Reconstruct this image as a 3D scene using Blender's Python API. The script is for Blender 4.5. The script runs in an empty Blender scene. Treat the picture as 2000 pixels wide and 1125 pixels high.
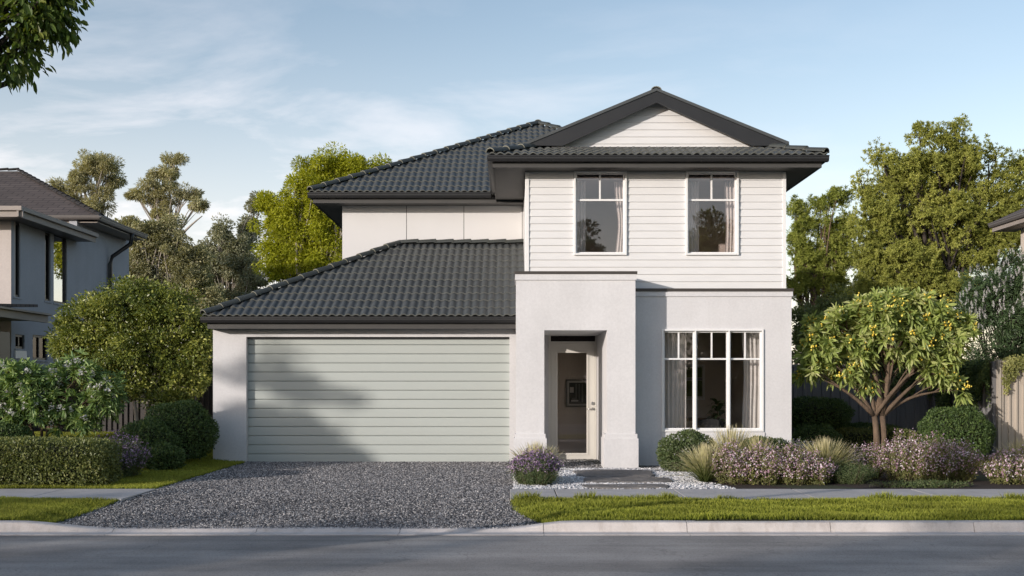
import bpy, bmesh, math, random
import numpy as np
from mathutils import Vector

C = bpy.context.scene.collection
R = math.radians
PI = math.pi
scn = bpy.context.scene
# ------------------------------------------------------------------ camera, sky, sun, exposure
F, ZC, CX, CY = 2086.0, 1.43, 1000.0, 750.0          # focal length in photo pixels, eye height, vanishing point
cam_d = bpy.data.cameras.new("camera"); cam = bpy.data.objects.new("camera", cam_d); C.objects.link(cam)
cam.location = (0, 0, ZC); cam.rotation_euler = (R(90), 0, 0)
cam_d.sensor_width = 36; cam_d.lens = F/2000*36; cam_d.shift_y = (CY-562.5)/2000
cam_d.clip_end = 5000; cam_d.clip_start = 0.05
scn.camera = cam
SUN_EL, SUN_AZ = R(11.0), R(48.0)                     # light travels towards +X and +Y
L = Vector((math.sin(SUN_AZ)*math.cos(SUN_EL), math.cos(SUN_AZ)*math.cos(SUN_EL), -math.sin(SUN_EL)))
sd = bpy.data.lights.new("sun", 'SUN'); so = bpy.data.objects.new("sun", sd); C.objects.link(so)
sd.energy = 2.05; sd.angle = R(0.55); sd.color = (1.0, 0.91, 0.835)
so.rotation_euler = L.to_track_quat('-Z', 'Y').to_euler(); so.location = (-20, -20, 30)
W = bpy.data.worlds.new("World"); scn.world = W; W.use_nodes = True
nt = W.node_tree; nt.nodes.clear()
def N(t, typ, **kw):
    n = t.nodes.new(typ)
    for k, v in kw.items(): setattr(n, k, v)
    return n
def lk(t, a, b): t.links.new(a, b)
sky = N(nt, 'ShaderNodeTexSky', sky_type='NISHITA', sun_disc=False)
sky.sun_elevation = SUN_EL; sky.sun_rotation = PI + SUN_AZ
sky.air_density = 1.0; sky.dust_density = 0.7; sky.ozone_density = 1.6; sky.altitude = 0
tc = N(nt, 'ShaderNodeTexCoord')
sep = N(nt, 'ShaderNodeSeparateXYZ'); lk(nt, tc.outputs['Generated'], sep.inputs[0])
def wmath(op, a, b=None, clamp=False):
    m = N(nt, 'ShaderNodeMath', operation=op); m.use_clamp = clamp
    for i, v in enumerate((a, b)):
        if v is None: continue
        if isinstance(v, (int, float)): m.inputs[i].default_value = v
        else: lk(nt, v, m.inputs[i])
    return m.outputs[0]
zz = wmath('MAXIMUM', sep.outputs[2], 0.0)
den = wmath('ADD', zz, 0.16)
comb = N(nt, 'ShaderNodeCombineXYZ')
lk(nt, wmath('DIVIDE', sep.outputs[0], den), comb.inputs[0]); lk(nt, wmath('DIVIDE', sep.outputs[1], den), comb.inputs[1])
mp = N(nt, 'ShaderNodeMapping'); lk(nt, comb.outputs[0], mp.inputs[0])
mp.inputs['Rotation'].default_value = (0, 0, R(24)); mp.inputs['Location'].default_value = (3.1, 0.7, 0); mp.inputs['Scale'].default_value = (0.95, 1.35, 1)
n1 = N(nt, 'ShaderNodeTexNoise'); lk(nt, mp.outputs[0], n1.inputs['Vector'])
n1.inputs['Scale'].default_value = 1.7; n1.inputs['Detail'].default_value = 9; n1.inputs['Roughness'].default_value = 0.58; n1.inputs['Distortion'].default_value = 0.35
rp = N(nt, 'ShaderNodeValToRGB'); lk(nt, n1.outputs['Fac'], rp.inputs[0])
rp.color_ramp.elements[0].position = 0.48; rp.color_ramp.elements[1].position = 0.64
# clouds thin out to the right and upwards, as that day's sky does
leftw = wmath('SUBTRACT', 0.62, wmath('MULTIPLY', sep.outputs[0], 1.5), clamp=True)
lowm = wmath('SUBTRACT', 1.35, wmath('MULTIPLY', zz, 3.7), clamp=True)
cl = wmath('MULTIPLY', wmath('MULTIPLY', rp.outputs[0], leftw), wmath('MULTIPLY', lowm, 0.75), clamp=True)
hz = wmath('POWER', wmath('SUBTRACT', 1.0, wmath('MULTIPLY', zz, 2.7), clamp=True), 2.0)   # milky air low down
hz = wmath('MULTIPLY', hz, wmath('SUBTRACT', 0.86, wmath('MULTIPLY', sep.outputs[0], 0.85), clamp=True))
SKYTINT = (0.95, 0.81, 0.735, 1)
tint = N(nt, 'ShaderNodeMixRGB', blend_type='MULTIPLY'); tint.inputs[0].default_value = 1
lk(nt, sky.outputs[0], tint.inputs[1]); tint.inputs[2].default_value = SKYTINT
m0 = N(nt, 'ShaderNodeMixRGB'); lk(nt, hz, m0.inputs[0]); lk(nt, tint.outputs[0], m0.inputs[1]); m0.inputs[2].default_value = (4.3, 3.9, 3.95, 1)
m1 = N(nt, 'ShaderNodeMixRGB'); lk(nt, cl, m1.inputs[0]); lk(nt, m0.outputs[0], m1.inputs[1]); m1.inputs[2].default_value = (4.9, 4.5, 4.5, 1)
bg = N(nt, 'ShaderNodeBackground'); bg.inputs[1].default_value = 0.15; lk(nt, m1.outputs[0], bg.inputs[0])
wo = N(nt, 'ShaderNodeOutputWorld'); lk(nt, bg.outputs[0], wo.inputs[0])
scn.view_settings.view_transform = 'Standard'; scn.view_settings.look = 'None'
scn.view_settings.gamma = 1; scn.view_settings.exposure = 0.93; scn.view_settings.use_curve_mapping = False
scn.render.engine = 'CYCLES'
scn.cycles.max_bounces = 8; scn.cycles.diffuse_bounces = 3; scn.cycles.glossy_bounces = 3
scn.cycles.transmission_bounces = 4; scn.cycles.transparent_max_bounces = 8
scn.cycles.use_denoising = True
scn.cycles.caustics_reflective = False; scn.cycles.caustics_refractive = False

# ------------------------------------------------------------------ small helpers
def P(px, py, Y):                                     # photo pixel at depth Y -> point of the place
    return ((px-CX)/F*Y, Y, ZC-(py-CY)/F*Y)
def PX(px, Y): return (px-CX)/F*Y
def PZ(py, Y): return ZC-(py-CY)/F*Y
def lin(c): return tuple((x/12.92 if x <= .04045 else ((x+.055)/1.055)**2.4) for x in c)

ORG = {}
def thing(name, label, cat, loc, group=None):
    o = bpy.data.objects.new(name, None); C.objects.link(o); o.location = loc; o.empty_display_size = .2
    o['label'] = label; o['category'] = cat
    if group: o['group'] = group
    ORG[o.name] = Vector(loc); return o
def tag(o, label=None, cat=None, group=None, kind=None):
    if label: o['label'] = label
    if cat: o['category'] = cat
    if group: o['group'] = group
    if kind: o['kind'] = kind
    return o
def link_mesh(name, me, mats, parent, origin, wpos):
    if parent is not None: org = ORG[parent.name]
    elif origin is not None: org = Vector(origin)
    else: org = Vector((float(wpos[:,0].mean()), float(wpos[:,1].mean()), float(wpos[:,2].min())))
    me.transform(__import__('mathutils').Matrix.Translation(-org))
    for m in (mats if isinstance(mats, (list, tuple)) else [mats]): me.materials.append(m)
    o = bpy.data.objects.new(name, me); C.objects.link(o)
    if parent is not None: o.parent = parent
    else: o.location = org
    ORG[o.name] = org
    return o

class MB:
    def __init__(s): s.v = []; s.f = []; s.m = []; s.s = []
    def face(s, pts, mi=0, sm=False):
        n = len(s.v); s.v += [tuple(p) for p in pts]; s.f.append(tuple(range(n, n+len(pts)))); s.m.append(mi); s.s.append(sm)
    def box(s, x0, x1, y0, y1, z0, z1, mi=0):
        n = len(s.v)
        s.v += [(x0,y0,z0),(x1,y0,z0),(x1,y1,z0),(x0,y1,z0),(x0,y0,z1),(x1,y0,z1),(x1,y1,z1),(x0,y1,z1)]
        for q in ((0,3,2,1),(4,5,6,7),(0,1,5,4),(1,2,6,5),(2,3,7,6),(3,0,4,7)):
            s.f.append(tuple(n+i for i in q)); s.m.append(mi); s.s.append(False)
    def prism(s, prof, a, b, axis='x', mi=0):         # closed profile swept along one axis
        k = len(prof); n = len(s.v)
        for t in (a, b):
            for (p, q) in prof: s.v.append((t, p, q) if axis == 'x' else ((p, t, q) if axis == 'y' else (p, q, t)))
        for i in range(k):
            j = (i+1) % k; s.f.append((n+i, n+j, n+k+j, n+k+i)); s.m.append(mi); s.s.append(False)
        s.f.append(tuple(n+i for i in reversed(range(k)))); s.m.append(mi); s.s.append(False)
        s.f.append(tuple(n+k+i for i in range(k))); s.m.append(mi); s.s.append(False)
    def tube(s, pts, rad, n=6, mi=0, cap=True):
        pts = [Vector(p) for p in pts]; k0 = len(s.v); up = Vector((.13, .37, .92))
        for i, p in enumerate(pts):
            d = (pts[min(i+1, len(pts)-1)]-pts[max(i-1, 0)])
            if d.length < 1e-9: d = Vector((0, 0, 1))
            d.normalize(); a = d.cross(up)
            if a.length < .05: a = d.cross(Vector((1, 0, 0)))
            a.normalize(); b = d.cross(a); r = rad[i] if isinstance(rad, (list, tuple)) else rad
            for j in range(n):
                t = 2*PI*j/n; s.v.append(tuple(p+a*(r*math.cos(t))+b*(r*math.sin(t))))
        for i in range(len(pts)-1):
            for j in range(n):
                q = (j+1) % n
                s.f.append((k0+i*n+j, k0+i*n+q, k0+(i+1)*n+q, k0+(i+1)*n+j)); s.m.append(mi); s.s.append(True)
        if cap:
            s.f.append(tuple(k0+j for j in reversed(range(n)))); s.m.append(mi); s.s.append(False)
            e = k0+(len(pts)-1)*n; s.f.append(tuple(e+j for j in range(n))); s.m.append(mi); s.s.append(False)
    def ball(s, c, r, mi=0, nu=10, nv=6):
        rx, ry, rz = r if isinstance(r, (tuple, list)) else (r, r, r); n = len(s.v)
        for i in range(nv+1):
            t = PI*i/nv
            for j in range(nu):
                u = 2*PI*j/nu; s.v.append((c[0]+rx*math.sin(t)*math.cos(u), c[1]+ry*math.sin(t)*math.sin(u), c[2]+rz*math.cos(t)))
        for i in range(nv):
            for j in range(nu):
                q = (j+1) % nu; s.f.append((n+i*nu+j, n+(i+1)*nu+j, n+(i+1)*nu+q, n+i*nu+q)); s.m.append(mi); s.s.append(True)
    def build(s, name, mats, parent=None, origin=None, bevel=0):
        me = bpy.data.meshes.new(name); me.from_pydata(s.v, [], s.f)
        me.polygons.foreach_set('material_index', s.m); me.polygons.foreach_set('use_smooth', s.s); me.update()
        o = link_mesh(name, me, mats, parent, origin, np.array(s.v))
        if bevel:
            b = o.modifiers.new('bevel', 'BEVEL'); b.width = bevel; b.segments = 2; b.limit_method = 'ANGLE'; b.angle_limit = R(40); b.harden_normals = False
        return o

def np_mesh(name, V, T, mats, parent=None, origin=None, rnd=None, tt=None, mi=None, smooth=False):
    V = np.asarray(V, dtype=np.float64); T = np.asarray(T, dtype=np.int32); k = T.shape[1]
    me = bpy.data.meshes.new(name); me.vertices.add(len(V)); me.vertices.foreach_set('co', V.astype(np.float32).ravel())
    me.loops.add(T.size); me.loops.foreach_set('vertex_index', T.ravel())
    me.polygons.add(len(T)); me.polygons.foreach_set('loop_start', np.arange(0, T.size, k, dtype=np.int32))
    try: me.polygons.foreach_set('loop_total', np.full(len(T), k, dtype=np.int32))
    except Exception: pass
    if mi is not None: me.polygons.foreach_set('material_index', np.asarray(mi, dtype=np.int32))
    me.polygons.foreach_set('use_smooth', np.full(len(T), smooth))
    if rnd is not None:
        a = me.attributes.new('rnd', 'FLOAT', 'POINT'); a.data.foreach_set('value', np.asarray(rnd, dtype=np.float32))
    if tt is not None:
        a = me.attributes.new('tt', 'FLOAT', 'POINT'); a.data.foreach_set('value', np.asarray(tt, dtype=np.float32))
    me.update(calc_edges=True); me.validate()
    return link_mesh(name, me, mats, parent, origin, V)

# ------------------------------------------------------------------ materials
def mat(name):
    m = bpy.data.materials.new(name); m.use_nodes = True; t = m.node_tree
    return m, t, t.nodes['Principled BSDF'], t.nodes['Material Output']
def ramp(t, stops):
    r = N(t, 'ShaderNodeValToRGB'); e = r.color_ramp.elements
    while len(e) < len(stops): e.new(.5)
    for i, (p, c) in enumerate(stops): e[i].position = p; e[i].color = tuple(c)+(1,)
    return r
def coords(t, scale=(1,1,1)):
    c = N(t, 'ShaderNodeNewGeometry'); m = N(t, 'ShaderNodeMapping'); m.inputs['Scale'].default_value = scale
    lk(t, c.outputs['Position'], m.inputs[0]); return m.outputs[0]
def noise(t, v, sc, det=5, ro=.55):
    n = N(t, 'ShaderNodeTexNoise'); n.inputs['Scale'].default_value = sc; n.inputs['Detail'].default_value = det; n.inputs['Roughness'].default_value = ro
    lk(t, v, n.inputs['Vector']); return n.outputs['Fac']
def bump(t, b, h, strength, dist=.01):
    n = N(t, 'ShaderNodeBump'); n.inputs['Strength'].default_value = strength; n.inputs['Distance'].default_value = dist
    lk(t, h, n.inputs['Height']); lk(t, n.outputs[0], b.inputs['Normal'])
def plain(name, c, rough=.5, var=.08, sc=3.0, bs=0.0, bsc=60, spec=.5, metal=0, scale=(1,1,1), fine=0.0, bd=.01):
    m, t, b, o = mat(name); v = coords(t, scale)
    f = noise(t, v, sc, 6, .6)
    if fine:
        f2 = noise(t, v, bsc, 3, .6)
        mx = N(t, 'ShaderNodeMix', data_type='FLOAT'); mx.inputs[0].default_value = fine; lk(t, f, mx.inputs[2]); lk(t, f2, mx.inputs[3]); f = mx.outputs[0]
    lo = tuple(x*(1-var) for x in c); hi = tuple(min(1, x*(1+var)) for x in c)
    r = ramp(t, [(.3, lo), (.7, hi)]); lk(t, f, r.inputs[0]); lk(t, r.outputs[0], b.inputs['Base Color'])
    b.inputs['Roughness'].default_value = rough; b.inputs['Specular IOR Level'].default_value = spec; b.inputs['Metallic'].default_value = metal
    if bs: bump(t, b, noise(t, v, bsc, 4, .6), bs, bd)
    return m
GAIN = dict(dark_leaves=2.4, glossy_leaves=3.4, clipped_leaves=3.0, hedge_leaves=3.5, oleander_leaves=3.6, loquat_leaves=2.3, wattle_leaves=2.5, eucalypt_leaves=1.7, grey_leaves=1.6, hazy_leaves=1.3, pine_needles=2.7, olive_needles=2.9, bottlebrush_leaves=2.6, street_tree_leaves=2.6, rosemary_leaves=2.6, perennial_leaves=2.6, ivy_leaves=2.8, pale_ivy_leaves=1.8, pink_flowers=1.6, purple_flowers=1.6)
def leafmat(name, c0, c1, c2=None, transl=.25, rough=.45, spec=.4, tcol=None):
    g = GAIN.get(name, 1.0); c0, c1, c2 = (tuple(min(.55 if 'flower' not in name else .85, x*g) for x in c) if c else None for c in (c0, c1, c2))
    m, t, b, o = mat(name); a = N(t, 'ShaderNodeAttribute', attribute_name='rnd')
    r = ramp(t, [(0, c0), (.6, c1), (1, c2 or c1)]); lk(t, a.outputs['Fac'], r.inputs[0])
    lk(t, r.outputs[0], b.inputs['Base Color']); b.inputs['Roughness'].default_value = rough; b.inputs['Specular IOR Level'].default_value = spec
    tr = N(t, 'ShaderNodeBsdfTranslucent')
    hs = N(t, 'ShaderNodeMixRGB', blend_type='MULTIPLY'); hs.inputs[0].default_value = 1; lk(t, r.outputs[0], hs.inputs[1]); hs.inputs[2].default_value = (tcol or (1.4, 1.35, .6))+(1,)
    lk(t, hs.outputs[0], tr.inputs[0])
    mx = N(t, 'ShaderNodeMixShader'); mx.inputs[0].default_value = transl
    lk(t, b.outputs[0], mx.inputs[1]); lk(t, tr.outputs[0], mx.inputs[2]); lk(t, mx.outputs[0], o.inputs[0])
    return m
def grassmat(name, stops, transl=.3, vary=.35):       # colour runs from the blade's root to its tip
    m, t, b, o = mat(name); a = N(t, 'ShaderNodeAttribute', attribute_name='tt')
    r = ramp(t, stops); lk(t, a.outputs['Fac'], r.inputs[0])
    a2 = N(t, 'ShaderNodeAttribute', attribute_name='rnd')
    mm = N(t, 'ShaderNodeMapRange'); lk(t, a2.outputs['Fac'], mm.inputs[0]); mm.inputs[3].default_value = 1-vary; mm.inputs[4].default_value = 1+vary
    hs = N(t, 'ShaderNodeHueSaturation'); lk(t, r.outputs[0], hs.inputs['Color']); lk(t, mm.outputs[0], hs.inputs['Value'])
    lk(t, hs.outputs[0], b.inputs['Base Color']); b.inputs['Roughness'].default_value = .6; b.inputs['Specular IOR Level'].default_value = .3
    tr = N(t, 'ShaderNodeBsdfTranslucent'); lk(t, hs.outputs[0], tr.inputs[0])
    mx = N(t, 'ShaderNodeMixShader'); mx.inputs[0].default_value = transl
    lk(t, b.outputs[0], mx.inputs[1]); lk(t, tr.outputs[0], mx.inputs[2]); lk(t, mx.outputs[0], o.inputs[0])
    return m
def glassmat(name, refl=.2, tint=(.9,.92,.92), ior=1.5):
    m, t, b, o = mat(name); t.nodes.remove(b)
    tr = N(t, 'ShaderNodeBsdfTransparent'); tr.inputs[0].default_value = tint+(1,)
    gl = N(t, 'ShaderNodeBsdfGlossy'); gl.inputs['Roughness'].default_value = .004; gl.inputs[0].default_value = (.95,.93,.95,1)
    lw = N(t, 'ShaderNodeLayerWeight'); lw.inputs[0].default_value = .5
    pw = N(t, 'ShaderNodeMath', operation='POWER'); lk(t, lw.outputs['Facing'], pw.inputs[0]); pw.inputs[1].default_value = 5
    ad = N(t, 'ShaderNodeMath', operation='ADD'); ad.use_clamp = True; lk(t, pw.outputs[0], ad.inputs[0]); ad.inputs[1].default_value = refl+.035
    mx = N(t, 'ShaderNodeMixShader'); lk(t, ad.outputs[0], mx.inputs[0]); lk(t, tr.outputs[0], mx.inputs[1]); lk(t, gl.outputs[0], mx.inputs[2])
    lk(t, mx.outputs[0], o.inputs[0]); return m
def attrmat(name, stops, rough=.7, spec=.3, bs=0):
    m, t, b, o = mat(name); a = N(t, 'ShaderNodeAttribute', attribute_name='rnd')
    r = ramp(t, stops); lk(t, a.outputs['Fac'], r.inputs[0]); lk(t, r.outputs[0], b.inputs['Base Color'])
    b.inputs['Roughness'].default_value = rough; b.inputs['Specular IOR Level'].default_value = spec
    if bs: bump(t, b, noise(t, coords(t), 80, 3), bs)
    return m

def render_mat(name, c, var=.10):                     # trowelled render: fine grain and faint clouding
    m, t, b, o = mat(name); v = coords(t)
    n1 = noise(t, v, 1.3, 6, .6); n2 = noise(t, v, 26, 4, .65)
    mx = N(t, 'ShaderNodeMix', data_type='FLOAT'); mx.inputs[0].default_value = .5; lk(t, n1, mx.inputs[2]); lk(t, n2, mx.inputs[3])
    r = ramp(t, [(.3, tuple(x*(1-var) for x in c)), (.7, tuple(x*(1+var) for x in c))]); lk(t, mx.outputs[0], r.inputs[0])
    # water marks running down and a dirtier splash zone just above the ground
    sp = N(t, 'ShaderNodeSeparateXYZ'); g = N(t, 'ShaderNodeNewGeometry'); lk(t, g.outputs['Position'], sp.inputs[0])
    stv = coords(t, (2.6, 2.6, .25)); st = noise(t, stv, 1.0, 5, .6)
    sr = ramp(t, [(.42, (.93, .925, .92)), (.6, (1, 1, 1))]); lk(t, st, sr.inputs[0])
    mu = N(t, 'ShaderNodeMixRGB', blend_type='MULTIPLY'); mu.inputs[0].default_value = .45; lk(t, r.outputs[0], mu.inputs[1]); lk(t, sr.outputs[0], mu.inputs[2])
    lk(t, mu.outputs[0], b.inputs['Base Color']); b.inputs['Roughness'].default_value = .85; b.inputs['Specular IOR Level'].default_value = .25
    h = N(t, 'ShaderNodeMix', data_type='FLOAT'); h.inputs[0].default_value = .6
    lk(t, noise(t, v, 11, 5, .65), h.inputs[2]); lk(t, noise(t, v, 70, 3, .6), h.inputs[3])
    bump(t, b, h.outputs[0], .22, .008); return m

M = {}
M['render'] = render_mat('white_render', (.66, .655, .66))
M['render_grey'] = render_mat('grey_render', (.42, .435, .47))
M['render_lit'] = render_mat('sunlit_render', (.55, .50, .47))  # lighter, warmer copy of the grey render, low sun put into its colour
M['board'] = plain('white_boards', (.72, .72, .715), .5, .035, 2.0, .05, 90, .4, scale=(1,1,4))
M['trim'] = plain('white_trim', (.80, .80, .79), .4, .02)
M['panel'] = plain('cement_panel', (.67, .665, .66), .6, .03, .8, .03, 60, .3)
M['garage'] = plain('sage_paint', (.45, .485, .46), .38, .03, 1.2, .02, 40, .5, scale=(.4,1,3))
M['charcoal'] = plain('charcoal_metal', (.022, .022, .023), .42, .10, 4, spec=.5)
M['soffit'] = plain('charcoal_soffit', (.07, .068, .065), .55, .06, 2, spec=.35)
M['capping'] = plain('bronze_capping', (.06, .052, .046), .5, .08, 4, spec=.4)
M['mortar'] = plain('pale_mortar', (.22, .22, .18), .9, .15, 20)
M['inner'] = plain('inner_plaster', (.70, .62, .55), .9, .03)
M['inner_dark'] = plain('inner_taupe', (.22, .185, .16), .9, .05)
M['inner_floor'] = plain('timber_floor', (.10, .065, .045), .5, .2, 3, scale=(1,12,1))
M['black'] = plain('black_frame', (.012, .012, .014), .4, .1)
M['glass_up'] = glassmat('upper_glass', .05, (.95,.93,.93))
M['glass_low'] = glassmat('lower_glass', .012, (.95,.95,.95), 1.45)
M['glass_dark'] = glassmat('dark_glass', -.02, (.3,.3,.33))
M['steel'] = plain('brushed_steel', (.55, .54, .52), .28, .05, metal=1)
M['door'] = plain('door_paint', (.62, .60, .55), .4, .02)
def fabric(name, c, tr=.3):
    m, t, b, o = mat(name); b.inputs['Base Color'].default_value = c+(1,); b.inputs['Roughness'].default_value = .9; b.inputs['Specular IOR Level'].default_value = .1
    x = N(t, 'ShaderNodeBsdfTranslucent'); x.inputs[0].default_value = c+(1,); mx = N(t, 'ShaderNodeMixShader'); mx.inputs[0].default_value = tr
    bump(t, b, noise(t, coords(t, (1,1,.05)), 60, 3), .2)
    lk(t, b.outputs[0], mx.inputs[1]); lk(t, x.outputs[0], mx.inputs[2]); lk(t, mx.outputs[0], o.inputs[0]); return m
M['curtain'] = fabric('linen_curtain', (.88, .85, .81))
M['sheer'] = fabric('sheer_curtain', (.9, .89, .9), .35)
M['upholstery'] = plain('black_upholstery', (.014, .014, .015), .8, .2, 20, .2, 200)
def tilemat(name, c, moss=.28):
    m, t, b, o = mat(name); v = coords(t)
    br = N(t, 'ShaderNodeTexVoronoi'); br.inputs['Scale'].default_value = 4.5; lk(t, v, br.inputs['Vector'])
    r = ramp(t, [(0, tuple(x*.88 for x in c)), (1, tuple(x*1.12 for x in c))]); lk(t, br.outputs['Color'], r.inputs[0])
    n = noise(t, v, 9, 6, .7); r2 = ramp(t, [(.5, (0,0,0)), (.72, (1,1,1))]); lk(t, n, r2.inputs[0])
    mx = N(t, 'ShaderNodeMixRGB'); sc = N(t, 'ShaderNodeMath', operation='MULTIPLY'); sc.inputs[1].default_value = moss; lk(t, r2.outputs[0], sc.inputs[0]); lk(t, sc.outputs[0], mx.inputs[0])
    lk(t, r.outputs[0], mx.inputs[1]); mx.inputs[2].default_value = (.062, .066, .055, 1); lk(t, mx.outputs[0], b.inputs['Base Color'])
    b.inputs['Roughness'].default_value = .52; b.inputs['Specular IOR Level'].default_value = .45; bump(t, b, noise(t, v, 60, 4, .7), .2, .004); return m
M['tile'] = tilemat('charcoal_tile', (.070, .077, .079))
M['tile_edge'] = plain('sunlit_tile_edge', (.105,.11,.10), .8, .25, 12)  # paler course edges: the sun catching them is put into the colour
M['tile_cap'] = tilemat('charcoal_ridge_tile', (.050, .056, .052))
def shinglemat():
    m, t, b, o = mat('brown_shingles'); g = N(t, 'ShaderNodeTexCoord')
    br = N(t, 'ShaderNodeTexBrick'); mpn = N(t, 'ShaderNodeMapping'); lk(t, g.outputs['UV'], mpn.inputs[0]); lk(t, mpn.outputs[0], br.inputs[0])
    br.inputs['Scale'].default_value = 1; br.inputs['Brick Width'].default_value = .42; br.inputs['Row Height'].default_value = .2; br.inputs['Mortar Size'].default_value = .012
    br.inputs[1].default_value = (.105, .085, .078, 1); br.inputs[2].default_value = (.075, .06, .055, 1); br.inputs[3].default_value = (.02, .017, .016, 1)
    lk(t, br.outputs[0], b.inputs['Base Color']); b.inputs['Roughness'].default_value = .85; bump(t, b, br.outputs[1], -.6, .02); return m
M['shingle'] = shinglemat()
M['eave_tan'] = plain('tan_eave', (.30, .26, .23), .6, .05)
M['eave_dark'] = plain('dark_gutter', (.10, .09, .085), .5, .05)
M['right_wall'] = plain('cream_cladding', (.52, .46, .40), .8, .05, 3)
def asphaltmat():
    m, t, b, o = mat('asphalt'); v = coords(t); vs = coords(t, (.10, 1.3, 1))
    f = noise(t, v, 140, 3, .7); w = noise(t, vs, 1.4, 7, .62); w2 = noise(t, v, .7, 5, .6)
    r = ramp(t, [(.25, (.165, .152, .144)), (.75, (.46, .43, .405))]); 
    mx = N(t, 'ShaderNodeMix', data_type='FLOAT'); mx.inputs[0].default_value = .42; lk(t, w, mx.inputs[2]); lk(t, f, mx.inputs[3])
    mx2 = N(t, 'ShaderNodeMix', data_type='FLOAT'); mx2.inputs[0].default_value = .3; lk(t, mx.outputs[0], mx2.inputs[2]); lk(t, w2, mx2.inputs[3])
    r.color_ramp.elements[0].position = .40; r.color_ramp.elements[1].position = .60
    lk(t, mx2.outputs[0], r.inputs[0])
    g1 = noise(t, v, 48, 2, .8); g2 = noise(t, v, 105, 2, .8); gm = N(t, 'ShaderNodeMix', data_type='FLOAT'); gm.inputs[0].default_value = .5; lk(t, g1, gm.inputs[2]); lk(t, g2, gm.inputs[3])
    gr = ramp(t, [(.38, (.62,.62,.62)), (.5, (1,1,1)), (.62, (1.0,1.0,1.0))]); lk(t, gm.outputs[0], gr.inputs[0])
    ck = N(t, 'ShaderNodeTexVoronoi', feature='DISTANCE_TO_EDGE'); ck.inputs['Scale'].default_value = .42
    wv = N(t, 'ShaderNodeVectorMath', operation='ADD'); nn = N(t, 'ShaderNodeTexNoise'); nn.inputs['Scale'].default_value = 2.2; nn.inputs['Detail'].default_value = 6; lk(t, v, nn.inputs['Vector']); lk(t, v, wv.inputs[0]); lk(t, nn.outputs['Color'], wv.inputs[1]); lk(t, wv.outputs[0], ck.inputs['Vector'])
    cr_ = ramp(t, [(.0, (.55,.55,.55)), (.006, (1,1,1))]); lk(t, ck.outputs['Distance'], cr_.inputs[0])
    m3 = N(t, 'ShaderNodeMixRGB', blend_type='MULTIPLY'); m3.inputs[0].default_value = 1; lk(t, r.outputs[0], m3.inputs[1]); lk(t, gr.outputs[0], m3.inputs[2])
    m4 = N(t, 'ShaderNodeMixRGB', blend_type='MULTIPLY'); m4.inputs[0].default_value = .55; lk(t, m3.outputs[0], m4.inputs[1]); lk(t, cr_.outputs[0], m4.inputs[2])
    lk(t, m4.outputs[0], b.inputs['Base Color'])
    rr = N(t, 'ShaderNodeMapRange'); lk(t, w, rr.inputs[0]); rr.inputs[1].default_value = .3; rr.inputs[2].default_value = .7; rr.inputs[3].default_value = .62; rr.inputs[4].default_value = .85
    lk(t, rr.outputs[0], b.inputs['Roughness']); bump(t, b, f, .5, .012); return m
M['asphalt'] = asphaltmat()
def concmat(name, c, stain=.3):
    m, t, b, o = mat(name); v = coords(t)
    n = noise(t, v, 2.2, 8, .65); r = ramp(t, [(.3, tuple(x*.84 for x in c)), (.7, tuple(x*1.1 for x in c))]); lk(t, n, r.inputs[0])
    s = noise(t, coords(t, (7, 7, .6)), 1.0, 6, .7); r2 = ramp(t, [(.50, (1,1,1)), (.75, (.55,.5,.45))]); lk(t, s, r2.inputs[0])
    mu = N(t, 'ShaderNodeMixRGB', blend_type='MULTIPLY'); mu.inputs[0].default_value = stain; lk(t, r.outputs[0], mu.inputs[1]); lk(t, r2.outputs[0], mu.inputs[2])
    sp = noise(t, v, 120, 2, .6); r3 = ramp(t, [(.35, (.86,.86,.86)), (.65, (1.05,1.05,1.05))]); lk(t, sp, r3.inputs[0])
    m2 = N(t, 'ShaderNodeMixRGB', blend_type='MULTIPLY'); m2.inputs[0].default_value = .7; lk(t, mu.outputs[0], m2.inputs[1]); lk(t, r3.outputs[0], m2.inputs[2])
    lk(t, m2.outputs[0], b.inputs['Base Color']); b.inputs['Roughness'].default_value = .85; bump(t, b, sp, .2, .004); return m
M['path'] = concmat('path_concrete', (.50, .475, .46), .25)
M['kerb'] = concmat('kerb_concrete', (.60, .56, .535), .6)
M['soil'] = plain('lawn_soil', (.035, .042, .014), .95, .3, 6, .5, 60)
M['mulch'] = plain('brown_mulch', (.035, .022, .016), .95, .45, 40, .8, 90, fine=.6)
M['gravel_bed'] = plain('gravel_bed', (.10, .098, .10), .9, .6, 3, .8, 90, fine=.75)
M['pebble_bed'] = plain('pebble_bed', (.36, .36, .38), .9, .4, 30, .8, 90, fine=.8)
M['gravel'] = attrmat('grey_gravel', [(0, (.03,.031,.036)), (.45, (.16,.157,.163)), (.8, (.33,.322,.325)), (1, (.62,.60,.585))], .75)
M['pebble'] = attrmat('white_pebbles', [(0, (.34,.34,.36)), (.5, (.58,.58,.59)), (1, (.80,.79,.78))], .6)
M['slate'] = plain('slate_stone', (.20, .185, .175), .75, .5, 2.5, .9, 14, scale=(1,3.5,1), fine=.4, bd=.05)
M['bark'] = plain('brown_bark', (.13, .09, .06), .9, .4, 12, .8, 40, scale=(1,1,.35), bd=.02)
M['bark_pale'] = plain('pale_bark', (.36, .32, .27), .85, .25, 6, .4, 40, scale=(1,1,.3))
M['bark_dark'] = plain('dark_bark', (.045, .035, .028), .9, .3, 12, .6, 40)
def fencemat(name, c): return plain(name, c, .6, .12, 1.6, 0, 40, .35, scale=(6,6,.4))
M['fence_shaded'] = fencemat('shaded_fence_steel', (.17, .165, .165))  # darker, greyer copy of the beige fence steel, shade put into its colour
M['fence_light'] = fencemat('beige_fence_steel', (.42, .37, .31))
M['fence_wood'] = fencemat('weathered_palings', (.055, .05, .048))
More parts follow.
